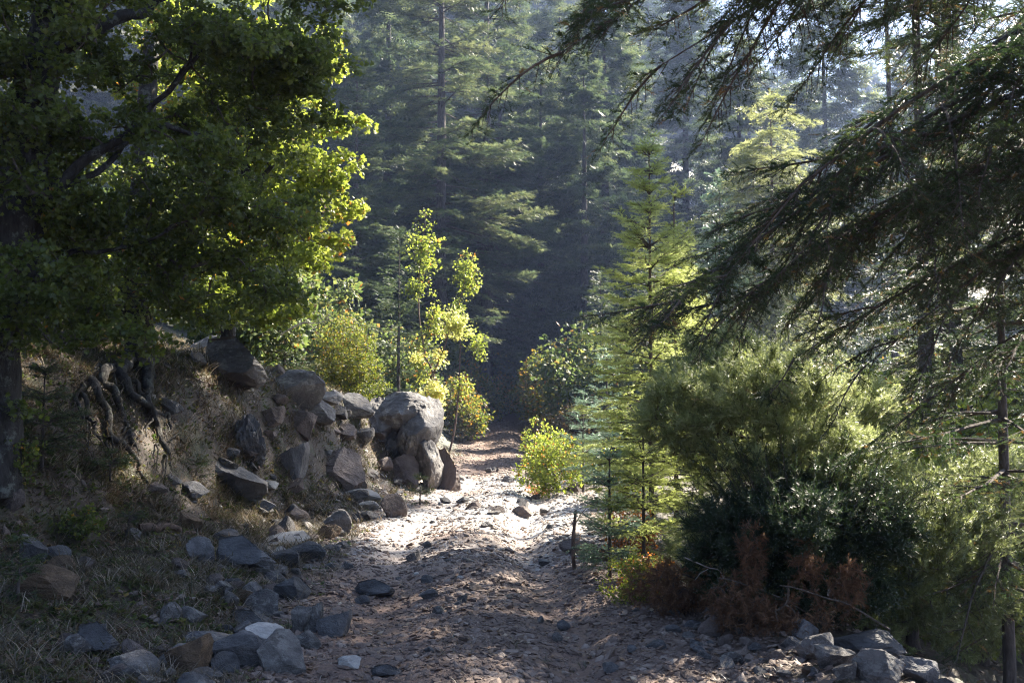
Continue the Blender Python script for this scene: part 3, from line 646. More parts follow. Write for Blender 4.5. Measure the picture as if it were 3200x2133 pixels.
for k, (px_, Y_, sc_, lab_) in enumerate([(985, 10.5, 2.6, 'glowing yellow green bush below the edge at the right border'), (930, 9.6, 2.2, 'glowing bush in the hollow behind the dark slab'), (1015, 12, 3.2, 'tall glowing maple shrub at the right border behind the dark trunk'), (895, 12.5, 2.8, 'lit shrub between the pale juniper and the thin dark fir')]):
    bpx(px_, Y_, sc_, LB, k, lab_)
bpx(542, 44, 2.2, OB, 0, 'shrub with orange autumn leaves in the dark forest edge left of the slender cedar')
UB = [make_broad(355 + k, [A(0, 0, 0), A(0, 0, .3)], [(A(0, 0, 1.0), A(1.1, 1.0, .9)), (A(.6, .1, 1.7), A(.5, .5, .8)), (A(-.6, 0, .7), A(.7, .7, .6))], 260, 20, .12, M_SHRUB, 'bush', LEAFS, rt=.003, off=.22, tvar=.3, tint0=.55) for k in range(2)]
for k, (px_, Y_, sc_, lab_) in enumerate([(462, 36, 1.0, 'olive shrub at the left side of the last stretch of the track'), (478, 43, 1.2, 'olive shrub where the track bends out of sight'), (498, 49, 1.3, 'wide shrub closing off the far end of the track'),
        (516, 47, 1.1, 'shrub at the right of the far end of the track'), (534, 41, 1.1, 'tall olive shrub at the edge of the dark hollow'), (556, 38, 1.3, 'olive shrub under the dark fir left of the slender cedar'), (508, 53, 1.9, 'tallest shrub behind the far end of the track'), (480, 54, 2.0, 'tall shrub under the layered firs behind the track')]):
    bpx(px_, Y_, sc_, UB, k, lab_)
# snag at the seedling
x, y = P0(575, 9.6); z = hz(x, y)
e = empty('broken_snag', (x, y, z), 'thin broken reddish dead stem standing at the right track edge', 'snag')
a = Acc(); limb(a, [A(0, 0, -.05), A(-.02, 0, .25), A(.0, 0, .55)], .022, .013, 8, 6, .01, 3, .15); link('stem', a.mesh('stem', [M_BARKR]), e)
for k, (p1, p2) in enumerate([(A(0, 0, .42), A(.10, .02, .58)), (A(0, 0, .38), A(-.12, .0, .56)), (A(0, 0, .3), A(.09, 0, .26))]):
    a = Acc(); limb(a, [p1, (p1 + p2) / 2 + A(0, 0, .02), p2], .005, .002, 6, 4, .005, k); link('twig', a.mesh('twig', [M_BARKR]), e)
a = Acc(); g = rng_(3); pp = A(.05, 0, .18) + g.normal(0, 1, (40, 3)) * A(.03, .03, .07); scatter(a, *SHOOT, pp, frames(nrm(g.normal(0, 1, (40, 3)) - Z)), .06, .8, 0)
link('dead_needles', a.mesh('dead_needles', [M_DRYN]), e)

# ---------------------------------------------------------------- junipers
def juniper(seed, px, Y, H_, Wd, label, ntgt=900, z=None, tint0=.5, lobes=7, mat=None, trunk=True):
    x, y = P0(px, Y); z = hz(x, y) if z is None else z; g = rng_(seed)
    e = empty('juniper', (x, y, z), label, 'bush')
    a = Acc(); limb(a, [A(0, 0, -.1), A(.03, 0, H_ * .25), A(0, 0, H_ * .55)], .06, .02, 10, 8, .03, seed); link('trunk', a.mesh('juniper_trunk', [M_BARK], True), e)
    seeds = smooth_path([A(0, 0, .1), A(.03, 0, H_ * .25), A(0, 0, H_ * .6)], 14)
    el_ = [(A(0, 0, H_ * .58), A(Wd * .36, Wd * .36, H_ * .34), 1.0), (A(0, -.1, H_ * .22), A(Wd * .44, Wd * .36, H_ * .24), 1.0)]
    for k in range(lobes):
        an = k * 2 * math.pi / lobes + g.uniform(-.3, .3); el_.append((A(math.cos(an) * Wd * .36, math.sin(an) * Wd * .3, H_ * g.uniform(.3, .95)), A(Wd * .2, Wd * .2, H_ * .2), 1.3))
    tg = in_ellipsoids(g, el_, ntgt, .45); tg = tg[tg[:, 2] > .05]
    paths, rad = grow(g, seeds, tg, rt=.0018, bend=.10)
    c = Acc(); tubes(c, paths, rad, 4, 0)
    B, K, _ = paths.shape; per = 15; bi = np.repeat(np.arange(B), per); n = len(bi); t = (.15 + .85 * g.random(n)) * (K - 1); k = np.minimum(t.astype(int), K - 2)
    p = paths[bi, k] + (paths[bi, k + 1] - paths[bi, k]) * (t - k)[:, None]; T = nrm(paths[bi, K - 1] - paths[bi, 0])
    out = nrm(p - A(0, 0, H_ * .35)); d = nrm(T * .5 + out * .5 + Z * .25 + g.normal(0, .5, (n, 3)))
    tint = np.clip(tint0 + .15 * noise3(p * 3, seed) + g.normal(0, .14, n), 0, 1)
    scatter(c, *SHOOTR, p + nrm(g.normal(0, 1, (n, 3))) * .02, frames(d, roll=g.uniform(0, 6.28, n)), .085 * g.uniform(.7, 1.35, n), tint, 1)
    # plumes that break the outline
    m = 130; an = g.uniform(0, 6.28, m); ph = g.uniform(.05, 1.25, m); bd = np.stack([np.cos(an) * np.cos(ph), np.sin(an) * np.cos(ph), np.sin(ph)], 1)
    b0 = A(0, 0, H_ * .5) + bd * A(Wd * .36, Wd * .34, H_ * .36); ln = g.uniform(.22, .62, m)
    pd = nrm(bd + Z * .6); uu = np.linspace(0, 1, 5); pl = b0[:, None] + pd[:, None] * (ln[:, None, None] * uu[None, :, None]) - Z * (ln[:, None, None] * .18 * uu[None, :, None]**2)
    tubes(c, pl, (.004 * (1.1 - uu))[None].repeat(m, 0), 3, 0)
    q = 16; bi = np.repeat(np.arange(m), q); u = g.random(m * q); p = b0[bi] + pd[bi] * (ln[bi] * u)[:, None] - Z * (ln[bi] * .18 * u * u)[:, None]
    d = nrm(pd[bi] * .9 + g.normal(0, .5, (m * q, 3))); scatter(c, *SHOOTR, p, frames(d, roll=g.uniform(0, 6, m * q)), .075 * g.uniform(.6, 1.2, m * q), np.clip(tint0 + .28 + g.normal(0, .12, m * q), 0, .92), 1)
    link('crown', c.mesh('juniper_crown', [M_TWIG, mat or M_JUN]), e)
    return e
jx = juniper(501, 775, 8.1, 1.95, 2.1, 'big round juniper with glowing yellow green top and black shaded heart', 2300)
juniper(502, 920, 10.5, 1.6, 2.4, 'pale green juniper lit from behind right of the big juniper', 1200, tint0=.6)
juniper(506, 800, 7.35, 1.15, 1.7, 'low bush added before the big juniper, coloured black green as its shaded heart', 800, tint0=.25, mat=M_FIRD)  # added dark bush, its needle colour stands in for deep shade
juniper(504, 905, 7.7, 1.25, 1.5, 'dark shaded juniper in the black gap above the bottom right boulders', 600, tint0=.2)
juniper(505, 975, 8.6, 1.7, 1.6, 'dark shaded bush at the right border under the thin fir', 600, tint0=.3)
# dead brown juniper boughs hanging under and beside it
def brown(seed, px, Y, ells, n, label, name='dead_bough'):
    x, y = P0(px, Y); z = hz(x, y); g = rng_(seed); e = empty(name, (x, y, z), label, 'dead branch')
    tg = in_ellipsoids(g, ells, n, .5); tg[:, 2] = np.maximum(tg[:, 2], .02)
    seeds = smooth_path([A(.5, .1, .05), A(.2, 0, .25), A(-.1, 0, .32)], 8); paths, rad = grow(g, seeds, tg, rt=.0015, bend=.2)
    a = Acc(); limb(a, [A(.6, .1, .02), A(.2, 0, .25), A(-.15, -.02, .34)], .008, .003, 10, 5, .03, seed); tubes(a, paths, rad, 3, 0); link('branch', a.mesh('dead_branch', [M_TWIG]), e)
    c = Acc(); B, K, _ = paths.shape; bi = np.repeat(np.arange(B), 9); m = len(bi); t = g.random(m) * (K - 1); k = np.minimum(t.astype(int), K - 2)
    p = paths[bi, k] + (paths[bi, k + 1] - paths[bi, k]) * (t - k)[:, None]; d = nrm(nrm(paths[bi, K - 1] - paths[bi, 0]) + g.normal(0, .45, (m, 3)) - Z * .3)
    scatter(c, *SHOOTR, p, frames(d), .06 * g.uniform(.6, 1.2, m), np.clip(.4 + g.normal(0, .2, m), 0, 1), 0); link('needles', c.mesh('dead_needles', [M_DRYN]), e)
    return e
brown(511, 668, 7.6, [(A(0, 0, .2), A(.36, .3, .22)), (A(.25, .1, .15), A(.35, .3, .18))], 330, 'heap of rust brown dead juniper sprays lying at the track edge')
brown(512, 738, 6.75, [(A(0, 0, .18), A(.26, .2, .2)), (A(.08, .05, .45), A(.11, .1, .28))], 200, 'brown dead bough hanging to the ground at the left foot of the big juniper')
brown(513, 800, 6.6, [(A(-.1, .0, .12), A(.34, .14, .14)), (A(.05, .1, .42), A(.12, .1, .26)), (A(.32, .1, .28), A(.16, .1, .2))], 220, 'dull brown dead bough hanging in the shaded front of the big juniper')
# pale bare stick on the heap
x, y = P0(708, 7.2); e = empty('dead_stick', (x, y, hz(x, y) + .32), 'pale forked dead stick lying over the rust brown heap', 'stick')
a = Acc(); limb(a, [A(-.17, 0, .12), A(-.02, -.02, .04), A(.08, 0, .0), A(.12, -.02, -.1)], .005, .002, 12, 5, .01, 5); limb(a, [A(-.02, -.02, .04), A(-.12, -.05, -.03)], .003, .0015, 6, 4, .01, 6); link('stem', a.mesh('stick', [M_DEADW]), e)

# ---------------------------------------------------------------- right: the big near firs (trunks just outside the frame) and the thin dark one
def near_fir(seed, x, y, H_, label, boughs, z0=5.0, Lm=3.0, el=.09, thick=.2, extra=10, mat=None, sides=1):
    """boughs: list of (height, azimuth deg, length, elev deg, sag)"""
    g = rng_(seed); z = hz(x, y); e = empty('fir_tree', (x, y, z), label, 'tree')
    tp = trunk_path(g, H_, (0, 0)); a = Acc(); tubes(a, tp[None], (thick * (1 - np.linspace(0, 1, 14))**.8 + .01)[None], 12, 0, lump=.07, seed=seed); link('trunk', a.mesh('fir_trunk', [M_BARK], True), e)
    for k, (h, tipp, n_sub) in enumerate(boughs):
        c = Acc(); b = A(0, 0, h - z); dv = np.asarray(tipp) - A(x, y, h); L = np.linalg.norm(dv); az_ = math.atan2(dv[1], dv[0]); ev = R(g.uniform(0, 14))
        kw = dict(hang=.25, flat=.28, tmpl=SHOOT, tint0=.4, tvar=.25, dead=.04)
        pth = conifer_boughs(c, g, b[None], np.array([az_]), np.array([L]), np.array([ev]), np.array([math.sin(ev) + .1 - dv[2] / L]), np.array([.10]), .10, .16, .10, el, .045, r0=.0075, tfrom=.2, **kw)[0]
        q = np.linspace(.22, .97, n_sub) + g.normal(0, .02, n_sub); xi = np.clip(q, 0, 1) * 7; k0 = np.minimum(xi.astype(int), 6); bs = pth[k0] + (pth[k0 + 1] - pth[k0]) * (xi - k0)[:, None]
        sgn = np.where(np.arange(n_sub) % 2 == 0, 1, -1)
        conifer_boughs(c, g, bs, az_ + sgn * np.radians(g.uniform(22, 75, n_sub)), L * .36 * (1.15 - q) * g.uniform(.7, 1.3, n_sub) + .22, np.radians(g.uniform(-45, 2, n_sub)), g.uniform(.0, .5, n_sub), g.uniform(0, .15, n_sub), .055, .34, .07, el, .042, r0=.007, tfrom=.06, **kw)
        link('bough', c.mesh('fir_bough', [M_TWIG, mat or M_FIRD]), e)
    if extra:
        c = Acc(); n = extra; q = g.random(n); zz = z0 - z + (H_ - z0 + z) * .96 * q
        conifer_boughs(c, g, np.stack([zz * 0, zz * 0, zz], 1), g.uniform(0, 6.28, n), Lm * (1 - q)**.7 * g.uniform(.6, 1.1, n) + .3, np.radians(g.normal(0, 8, n)), np.full(n, .15), np.full(n, .1), .16, .3, .1, .17, .09, .15, .2, SPRAY, tint0=.4, r0=.01)
        link('crown', c.mesh('fir_crown', [M_TWIG, mat or M_FIRD]), e)
    return e
# bough azimuths: 180 = toward -X (left across the view)
near_fir(601, 4.9, 6.1, 12.5, 'big dark fir whose boughs sweep down over the right side of the view',
         [(3.6, P(682, 350, 5.7), 14), (3.9, P(735, 318, 6.0), 14), (4.3, P(800, 262, 6.1), 10), (3.3, P(770, 365, 6.3), 12),
          (4.0, P(790, 300, 5.3), 9), (3.0, P(900, 365, 5.9), 9), (3.8, P(880, 290, 6.7), 10), (2.6, P(925, 420, 6.7), 8), (3.0, P(715, 342, 5.9), 12), (2.8, P(800, 352, 6.2), 11), (3.2, P(760, 296, 5.7), 11)], z0=6, extra=60)
near_fir(602, 4.0, 4.3, 10.5, 'near fir on the right whose dark boughs hang across the top of the view',
         [(4.40, P(520, -34, 4.3), 12), (4.35, P(590, -2, 4.1), 12), (4.45, P(700, 28, 4.3), 12), (4.50, P(780, 36, 4.5), 10), (4.65, P(640, -32, 4.6), 12), (4.75, P(760, -17, 4.0), 10)], z0=6, extra=40, thick=.16)
sap(603, 1003, 7.6, 5.2, 1.5, M_FIRD, 'thin straight dark fir with sparse boughs at the right edge', 'young_fir', z0=.6, dens=13, el=.09, gap=.05, sg=.09, shape=.4, elev=(5, -12), sag=.2, r_tr=.045, tint0=.5, dead=.08)
# firs farther down the right side, sunlit from behind
for k, (x_, y_, zt, z0, Lm, mt_, lab) in enumerate([
    (6.2, 9.4, 3.4, .6, 1.5, M_FIRD, 'backlit fir behind the thin dark fir at the right edge'),
    (7.1, 11.6, 4.0, .6, 1.7, M_CEDAR, 'sunlit fir in the row along the right slope, just beyond the backlit fir'),
    (7.4, 13.2, 5.6, .8, 1.9, M_FIRD, 'tall backlit fir beyond the boughs at the right border'),
    (7.6, 15.4, 6.0, .8, 2.2, M_CEDAR, 'bushy sunlit fir at the right border behind the tall backlit fir'),
    (7.2, 17.0, 6.4, 1.0, 2.0, M_FIRD, 'last fir of the row along the right slope, beside the dark ravine'),
    (10.4, 18.2, 11.0, 1.0, 2.6, M_FIRD, 'tall fir outside the right border whose boughs edge the sky'),
    (9.4, 15.4, 9.5, 1.0, 2.6, M_FIRD, 'tall fir standing behind the row on the right slope'),
    (5.8, 10.7, 14.5, 7.9, 2.1, M_FIRD, 'shade casting high crowned fir added behind the near fir, crown above the frame'),  # from here on, high crowns added to shade the track and bank
    (5.4, 13.0, 13.0, 6.3, 1.9, M_FIRD, 'shade casting high crowned fir added behind the sweeping dark boughs'),
    (6.8, 15.2, 18.0, 11.8, 2.2, M_FIRD, 'shade casting fir added behind the near fir, crown starting above the frame'),
    (8.2, 18.8, 19.0, 13.0, 2.6, M_FIRD, 'very tall bare stemmed fir added at upper right to cast shade'),
    (10.4, 27.0, 19.0, 15.0, 2.8, M_FIRD, 'bare stemmed fir added behind the sunlit row to shade the left bank'),
    (9.7, 21.2, 20.5, 13.8, 3.0, M_FIRD, 'slim bare stemmed fir added at upper right to shade the left bank')]):
    zb = hz(x_, y_); H_ = zt - zb; ms = make_conifer(610 + k, H_, z0 if z0 < 2 else z0 - zb, Lm, 17 if z0 < 2 else 30, .2, .09, .15, SPRAY, mt_, shape=.4 if z0 < 2 else .28, elev=(12, -12), sag=.2, r_tr=.035 + H_ * .004, name='fir', tint0=.6, gap=.06, dead=.04)
    plant_conifer('fir_tree', x_, y_, ms, lab)
# ---------------------------------------------------------------- left: the maples
def maple(seed, base, limbs, ells, ntgt, per, size, mat, label, tint0, wood=M_BARKG, root=None, tvar=.16, name='maple_tree', **kw):
    b = A(*base); e = empty(name, b, label, 'tree'); seeds = []
    a = Acc(); t0 = limbs[0]; pth = limb(a, [A(*q) - b for q in t0[0]], t0[1], t0[2], 22, 14, .05, seed, .10); link('trunk', a.mesh('maple_trunk', [wood], True), e); seeds.append(pth)
    for k, (pts, r0, r1) in enumerate(limbs[1:]):
        a = Acc(); pth = limb(a, [A(*q) - b for q in pts], r0, r1, 20, 9, .07, seed + k + 1, .12); link('limb', a.mesh('maple_limb', [wood], True), e); seeds.append(pth[3:])
    el2 = [(A(*c) - b, A(*r), *w) for c, r, *w in ells]; ncl = kw.pop('ncl', 95); el2 = clumps(rng_(seed + 5), el2, ncl, kw.pop('clr', .36))
    me = make_broad(seed, np.concatenate(seeds), el2, ntgt, per, size, mat, 'maple_crown', LEAF, rt=.0022, off=.085, tint0=tint0, tvar=tvar, shell=.45, woodmat=M_TWIG, **kw)
    link('crown', me, e); return e
bx, by = P0(-4, 8.3); bz = hz(bx, by)
maple(701, (bx, by, bz - .1), [
    ([(bx, by, bz - .2), (bx - .05, by, 1.9), P(20, 230, 8.2), P(38, 80, 8.3), P(60, -60, 8.4), P(70, -200, 8.5)], .26, .11),
    ([P(5, 215, 8.2), P(50, 195, 8.1), P(100, 158, 8.2), P(150, 125, 8.4), P(215, 128, 8.7)], .065, .01),
    ([P(22, 70, 8.3), P(70, 45, 8.0), P(120, 18, 8.2), P(165, 8, 8.5), P(240, -30, 8.2)], .075, .015),
    ([P(10, 290, 8.2), P(60, 255, 8.4), P(110, 248, 8.7), P(170, 230, 8.4)], .03, .01),
    ([P(60, 190, 8.2), P(120, 150, 8.8), P(180, 70, 8.6), P(230, 20, 9.0)], .03, .012),
    ([P(40, -30, 8.4), P(150, -120, 8.2), P(280, -150, 9.2)], .09, .02),
    ([P(100, 158, 8.2), P(160, 100, 8.7), P(190, 40, 8.4)], .03, .01)],
    [(P(50, 70, 7.5), (1.0, .6, 1.0), .5), (P(45, 345, 8.0), (.95, .6, .45), .8), (P(0, 400, 7.9), (.6, .4, .4), .8), (P(15, 300, 7.6), (.45, .35, .3), .7), (P(90, 40, 8.6), (1.75, 1.5, 1.4)), (P(190, 215, 8.8), (1.0, 1.1, .95)), (P(60, 230, 8.6), (1.0, 1.2, .95)), (P(255, 40, 9.1), (.75, 1.0, .95)), (P(120, -170, 8.7), (2.6, 2.2, 1.3)), (P(290, 90, 9.4), (.6, .8, .9)), (P(240, 250, 9.0), (.6, .8, .45)), (P(150, 300, 9.2), (1.0, .6, .42)), (P(225, 285, 9.6), (.65, .6, .4)), (P(-60, 120, 8.2), (1.2, 1.3, 1.6))],
    5400, 21, .044, M_MAPLE, 'large shaded maple with thick lichened limbs filling the left side', .42, ncl=430, clr=.27)
b2 = P0(228, 14.6); z2 = hz(*b2)
maple(720, (*b2, z2 - .1), [
    ([(*b2, z2 - .2), P(228, 310, 14.5), P(240, 220, 14.4), P(250, 120, 14.4), P(262, 20, 14.4)], .12, .03),
    ([P(232, 280, 14.5), P(275, 240, 14.1), P(320, 215, 13.9)], .04, .01),
    ([P(240, 200, 14.4), P(285, 150, 14.0), P(325, 120, 13.9)], .04, .01),
    ([P(232, 260, 14.5), P(190, 200, 14.2), P(150, 160, 14.2)], .04, .012)],
    [(P(268, 140, 14.2), (1.1, 1.3, 1.7)), (P(310, 190, 13.6), (.62, .9, 1.2)), (P(285, 268, 13.9), (.8, .9, .55)), (P(225, 70, 14.3), (1.6, 1.4, 1.5)), (P(180, 220, 14.2), (1.4, 1.2, 1.3)), (P(320, 235, 14.4), (.45, .6, .5)), (P(280, 302, 13.0), (.8, .6, .28), 1.5), (P(232, 300, 12.2), (.75, .6, .3), 1.5)],
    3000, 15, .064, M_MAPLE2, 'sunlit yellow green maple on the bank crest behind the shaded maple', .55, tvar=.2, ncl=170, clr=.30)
# tree of the exposed roots
b3 = G(138, 368); b3 = A(b3[0], b3[1], b3[2])
def bankpt(px, py, dz=.0):
    q = G(px, py); return q + A(0, -.04, dz)
e = empty('maple_tree', b3, 'dark mossy tree gripping the bank with thick exposed roots', 'tree')
a = Acc(); limb(a, [A(0, .1, -.3), A(.0, .1, .3), A(-.15, .15, 1.2), A(-.1, .2, 2.6), A(0, .3, 4.2)], .20, .09, 18, 12, .05, 33, .12); link('trunk', a.mesh('root_tree_trunk', [M_BARKG], True), e)
for k, (pts, r0, r1) in enumerate([
    ([(140, 362, .1), (148, 385, .10), (152, 412, .10), (160, 430, .06), (168, 455, .03), (180, 472, -.05)], .085, .04),
    ([(128, 366, .1), (122, 380, .12), (128, 395, .14), (140, 410, .10), (152, 420, .05), (165, 445, .02), (176, 466, -.05)], .08, .03),
    ([(112, 372, .1), (104, 390, .16), (118, 412, .12), (130, 432, .08), (133, 446, -.04)], .07, .045),
    ([(104, 372, .06), (92, 392, .10), (105, 415, .12), (112, 438, .10), (125, 450, .10), (140, 468, .06), (148, 480, -.05)], .055, .035),
    ([(100, 380, .05), (84, 400, .08), (92, 425, .10), (100, 445, -.02)], .04, .02),
    ([(135, 366, .1), (118, 376, .16), (140, 396, .14), (152, 408, .05)], .05, .03),
    ([(96, 385, .05), (78, 405, .06), (84, 430, .06), (80, 448, -.02)], .03, .012),
    ([(150, 410, .05), (166, 420, .05), (176, 438, .02), (190, 452, -.04)], .04, .02)]):
    a = Acc(); limb(a, [bankpt(q_[0], q_[1], q_[2] * .7) - b3 for q_ in pts], r0 * .9, r1 * .45, 30, 9, .05, 40 + k, .2, .9)
    gk = rng_(k + 3)
    for j_ in range(3):
        q_ = pts[int(gk.integers(1, len(pts) - 1))]; dx_, dy_ = gk.uniform(-14, 14), gk.uniform(12, 34)
        limb(a, [bankpt(q_[0], q_[1], q_[2] * .6) - b3, bankpt(q_[0] + dx_ * .5, q_[1] + dy_ * .5, .06) - b3, bankpt(q_[0] + dx_, q_[1] + dy_, -.02) - b3], r1 * .35 + .004, .003, 12, 5, .05, k * 7 + j_, .2); link('root', a.mesh('root', [M_ROOT], True), e)
me = make_broad(45, smooth_path([A(-.15, .15, 1.2), A(-.1, .2, 2.6), A(0, .3, 4.2)], 12), [(P(120, 235, b3[1] + .2) - b3, A(1.3, 1.0, 1.1)), (P(30, 290, b3[1] + .3) - b3, A(1.0, .9, .7)), (P(150, 285, b3[1]) - b3, A(.9, .7, .5))], 1100, 15, .05, M_MAPLE, 'root_tree_crown', LEAF, rt=.002, off=.08, tint0=.45); link('crown', me, e)

# seedlings on the near left
gs = G(14, 500); gt = G(84, 548)
bpx(14, gs[1], (.62, .62, .72), [make_broad(350, [A(0, 0, 0), A(0, 0, .2)], [(A(0, 0, .55), A(.4, .4, .4)), (A(-.2, 0, .8), A(.3, .3, .3))], 130, 9, .05, M_MAPLE, 'seedling', LEAF, rt=.002, off=.06, tint0=.5, tvar=.24)], 0, 'maple seedling turning orange at the left border', 'maple_seedling')
bpx(84, gt[1], (.62, .62, .62), [make_broad(351, [A(0, 0, 0), A(0, 0, .2)], [(A(0, 0, .42), A(.42, .3, .26))], 90, 8, .05, M_MAPLE, 'seedling', LEAF, rt=.002, off=.05, tint0=.5, tvar=.25)], 0, 'low maple seedling with yellowing leaves below the exposed roots', 'maple_seedling')
for k, (px, py, H_, Lm, lab) in enumerate([(42, 470, 1.0, .5, 'dark young fir on the bank left of the exposed roots'), (128, 540, .32, .2, 'tiny soft green fir seedling beside the fallen log'), (196, 480, .28, .3, 'tiny spreading fir seedling at the lower end of the roots'),
                                          (110, 485, .35, .35, 'small dark fir seedling below the thick exposed root'), (18, 600, .4, .2, 'small fir seedling before the brown slab at the left border'), (420, 505, .5, .25, 'small bushy fir seedling at the foot of the pink boulder')]):
    q = G(px, py); ms = make_conifer(360 + k, H_, .06, Lm, 80, .075, .04, .07, SHOOT, M_FIRD, shape=.8, elev=(30, 0), r_tr=.012, name='fir_seedling', tint0=.6)
    plant_conifer('fir_seedling', q[0], q[1], ms, lab, 'tree', z=q[2])
# bank crest vegetation
x, y = P0(344, 21.5)
bush(x, y, 0, 1, 'round olive bush on the bank between the small fir and the big boulder', None, 'bush', [make_broad(352, [A(0, 0, 0), A(0, 0, .3)], [(A(0, 0, 1.45), A(.72, .7, .85)), (A(-.3, 0, .8), A(.7, .6, .6)), (A(.35, 0, .6), A(.6, .6, .5))], 800, 18, .05, M_SHRUB, 'bush', LEAFS, rt=.0022, off=.1, tint0=.45, tvar=.2)])
sap(370, 284, 18.5, 1.75, .62, M_FIRD, 'small dark fir standing on the bank crest before the grey cliff', 'young_fir', z0=.15, dens=50, el=.11, gap=.07, sg=.1, shape=.85, elev=(25, 0), r_tr=.03, tint0=.7)
bpx(255, 18.5, (1.3, 1.2, 1.3), [BUSH[0]], 0, 'dull olive bush on the crest between the sunlit maple and small fir')
x, y = P0(432, 21.6); b = (x, y, hz(x, y))
# thin lit poplar over the boulder
e = empty('poplar_sapling', b, 'slender poplar sapling with glowing pale yellow leaves behind the big boulder', 'tree'); bb = A(*b)
a = Acc(); pth = limb(a, [A(0, 0, -.1), P(425, 400, 21.6) - bb, P(435, 370, 21.6) - bb, P(445, 340, 21.6) - bb, P(452, 305, 21.6) - bb], .03, .008, 16, 6, .03, 61); link('trunk', a.mesh('poplar_trunk', [M_BARKR]), e)
me = make_broad(62, pth[3:], [(P(425, 408, 21.6) - bb, A(.42, .4, .42), 1.6), (P(437, 392, 21.6) - bb, A(.3, .3, .28), 1.6), (P(412, 412, 21.6) - bb, A(.35, .3, .4), 1.4), (P(456, 325, 21.6) - bb, A(.45, .35, .40)), (P(415, 358, 21.6) - bb, A(.16, .16, .12), 1.6), (P(438, 355, 21.6) - bb, A(.22, .2, .3))], 430, 9, .08, M_POP, 'poplar_crown', LEAFS, rt=.0025, off=.11, tint0=.5, tvar=.2, shell=.8); link('crown', me, e)
for k, (px, py, Y, rx, rz_, n, lab) in enumerate([(425, 255, 27, .6, 1.3, 190, 'tall thin maple with scattered yellow green leaves before the layered fir'), (468, 275, 29, .45, .8, 170, 'slim yellow green maple right of the tall thin maple')]):
    x, y = P0(px - 18 * k, Y); z = hz(x, y); bb = A(x, y, z); e = empty('young_maple', bb, lab, 'tree'); top = P(px, py - rz_ * FPX / Y * .8, Y) - bb
    a = Acc(); pth = limb(a, [A(0, 0, -.1), top * .3 + A(.12, 0, 0), top * .6 + A(-.1, 0, 0), top], .035, .01, 20, 6, .14, 70 + k); link('trunk', a.mesh('maple_trunk', [M_BARKR]), e)
    me = make_broad(75 + k, pth[5:], [(P(px, py, Y) - bb, A(rx, .5, rz_)), (P(px - 12, py + 35, Y) - bb, A(rx * .6, .4, rz_ * .5)), (P(px + 10, py + 70, Y) - bb, A(rx * .7, .4, rz_ * .8)), (P(px - 4, py + 110, Y) - bb, A(rx * .6, .4, rz_ * .7))], n, 12, .095, M_MAPLE2, 'maple_crown', LEAFS, rt=.003, off=.16, tint0=.6, tvar=.2, shell=.8); link('crown', me, e)
# pale dead branch in front of the dark trees
bb = P(285, 333, 17.5); e = empty('dead_branch', bb, 'bare pale dead branch reaching right above the small fir', 'dead branch')
a = Acc()
for pts, r in [([(280, 335), (300, 323), (318, 322), (338, 316)], .018), ([(300, 323), (312, 318), (325, 318), (331, 312)], .010), ([(306, 323), (316, 330), (322, 336)], .007)]:
    limb(a, [P(p_[0], p_[1], 17.5 - .01 * i) - bb for i, p_ in enumerate(pts)], r, .004, 14, 5, .02, int(r * 1000))
link('stem', a.mesh('dead_branch', [M_DEADW]), e)
# fallen log near the verge
p1, p2, p3 = G(141, 533), G(165, 533), G(193, 538); a = Acc(); limb(a, [p1 - p1 + A(0, 0, .03), p2 - p1 + A(0, 0, .05), p3 - p1 + A(0, 0, .04)], .045, .022, 18, 8, .03, 81, .15)
o = tag(link('fallen_log', a.mesh('fallen_log', [M_BARKR], True)), 'short bark covered log lying among the stones below the roots', 'log'); o.location = tuple(p1)

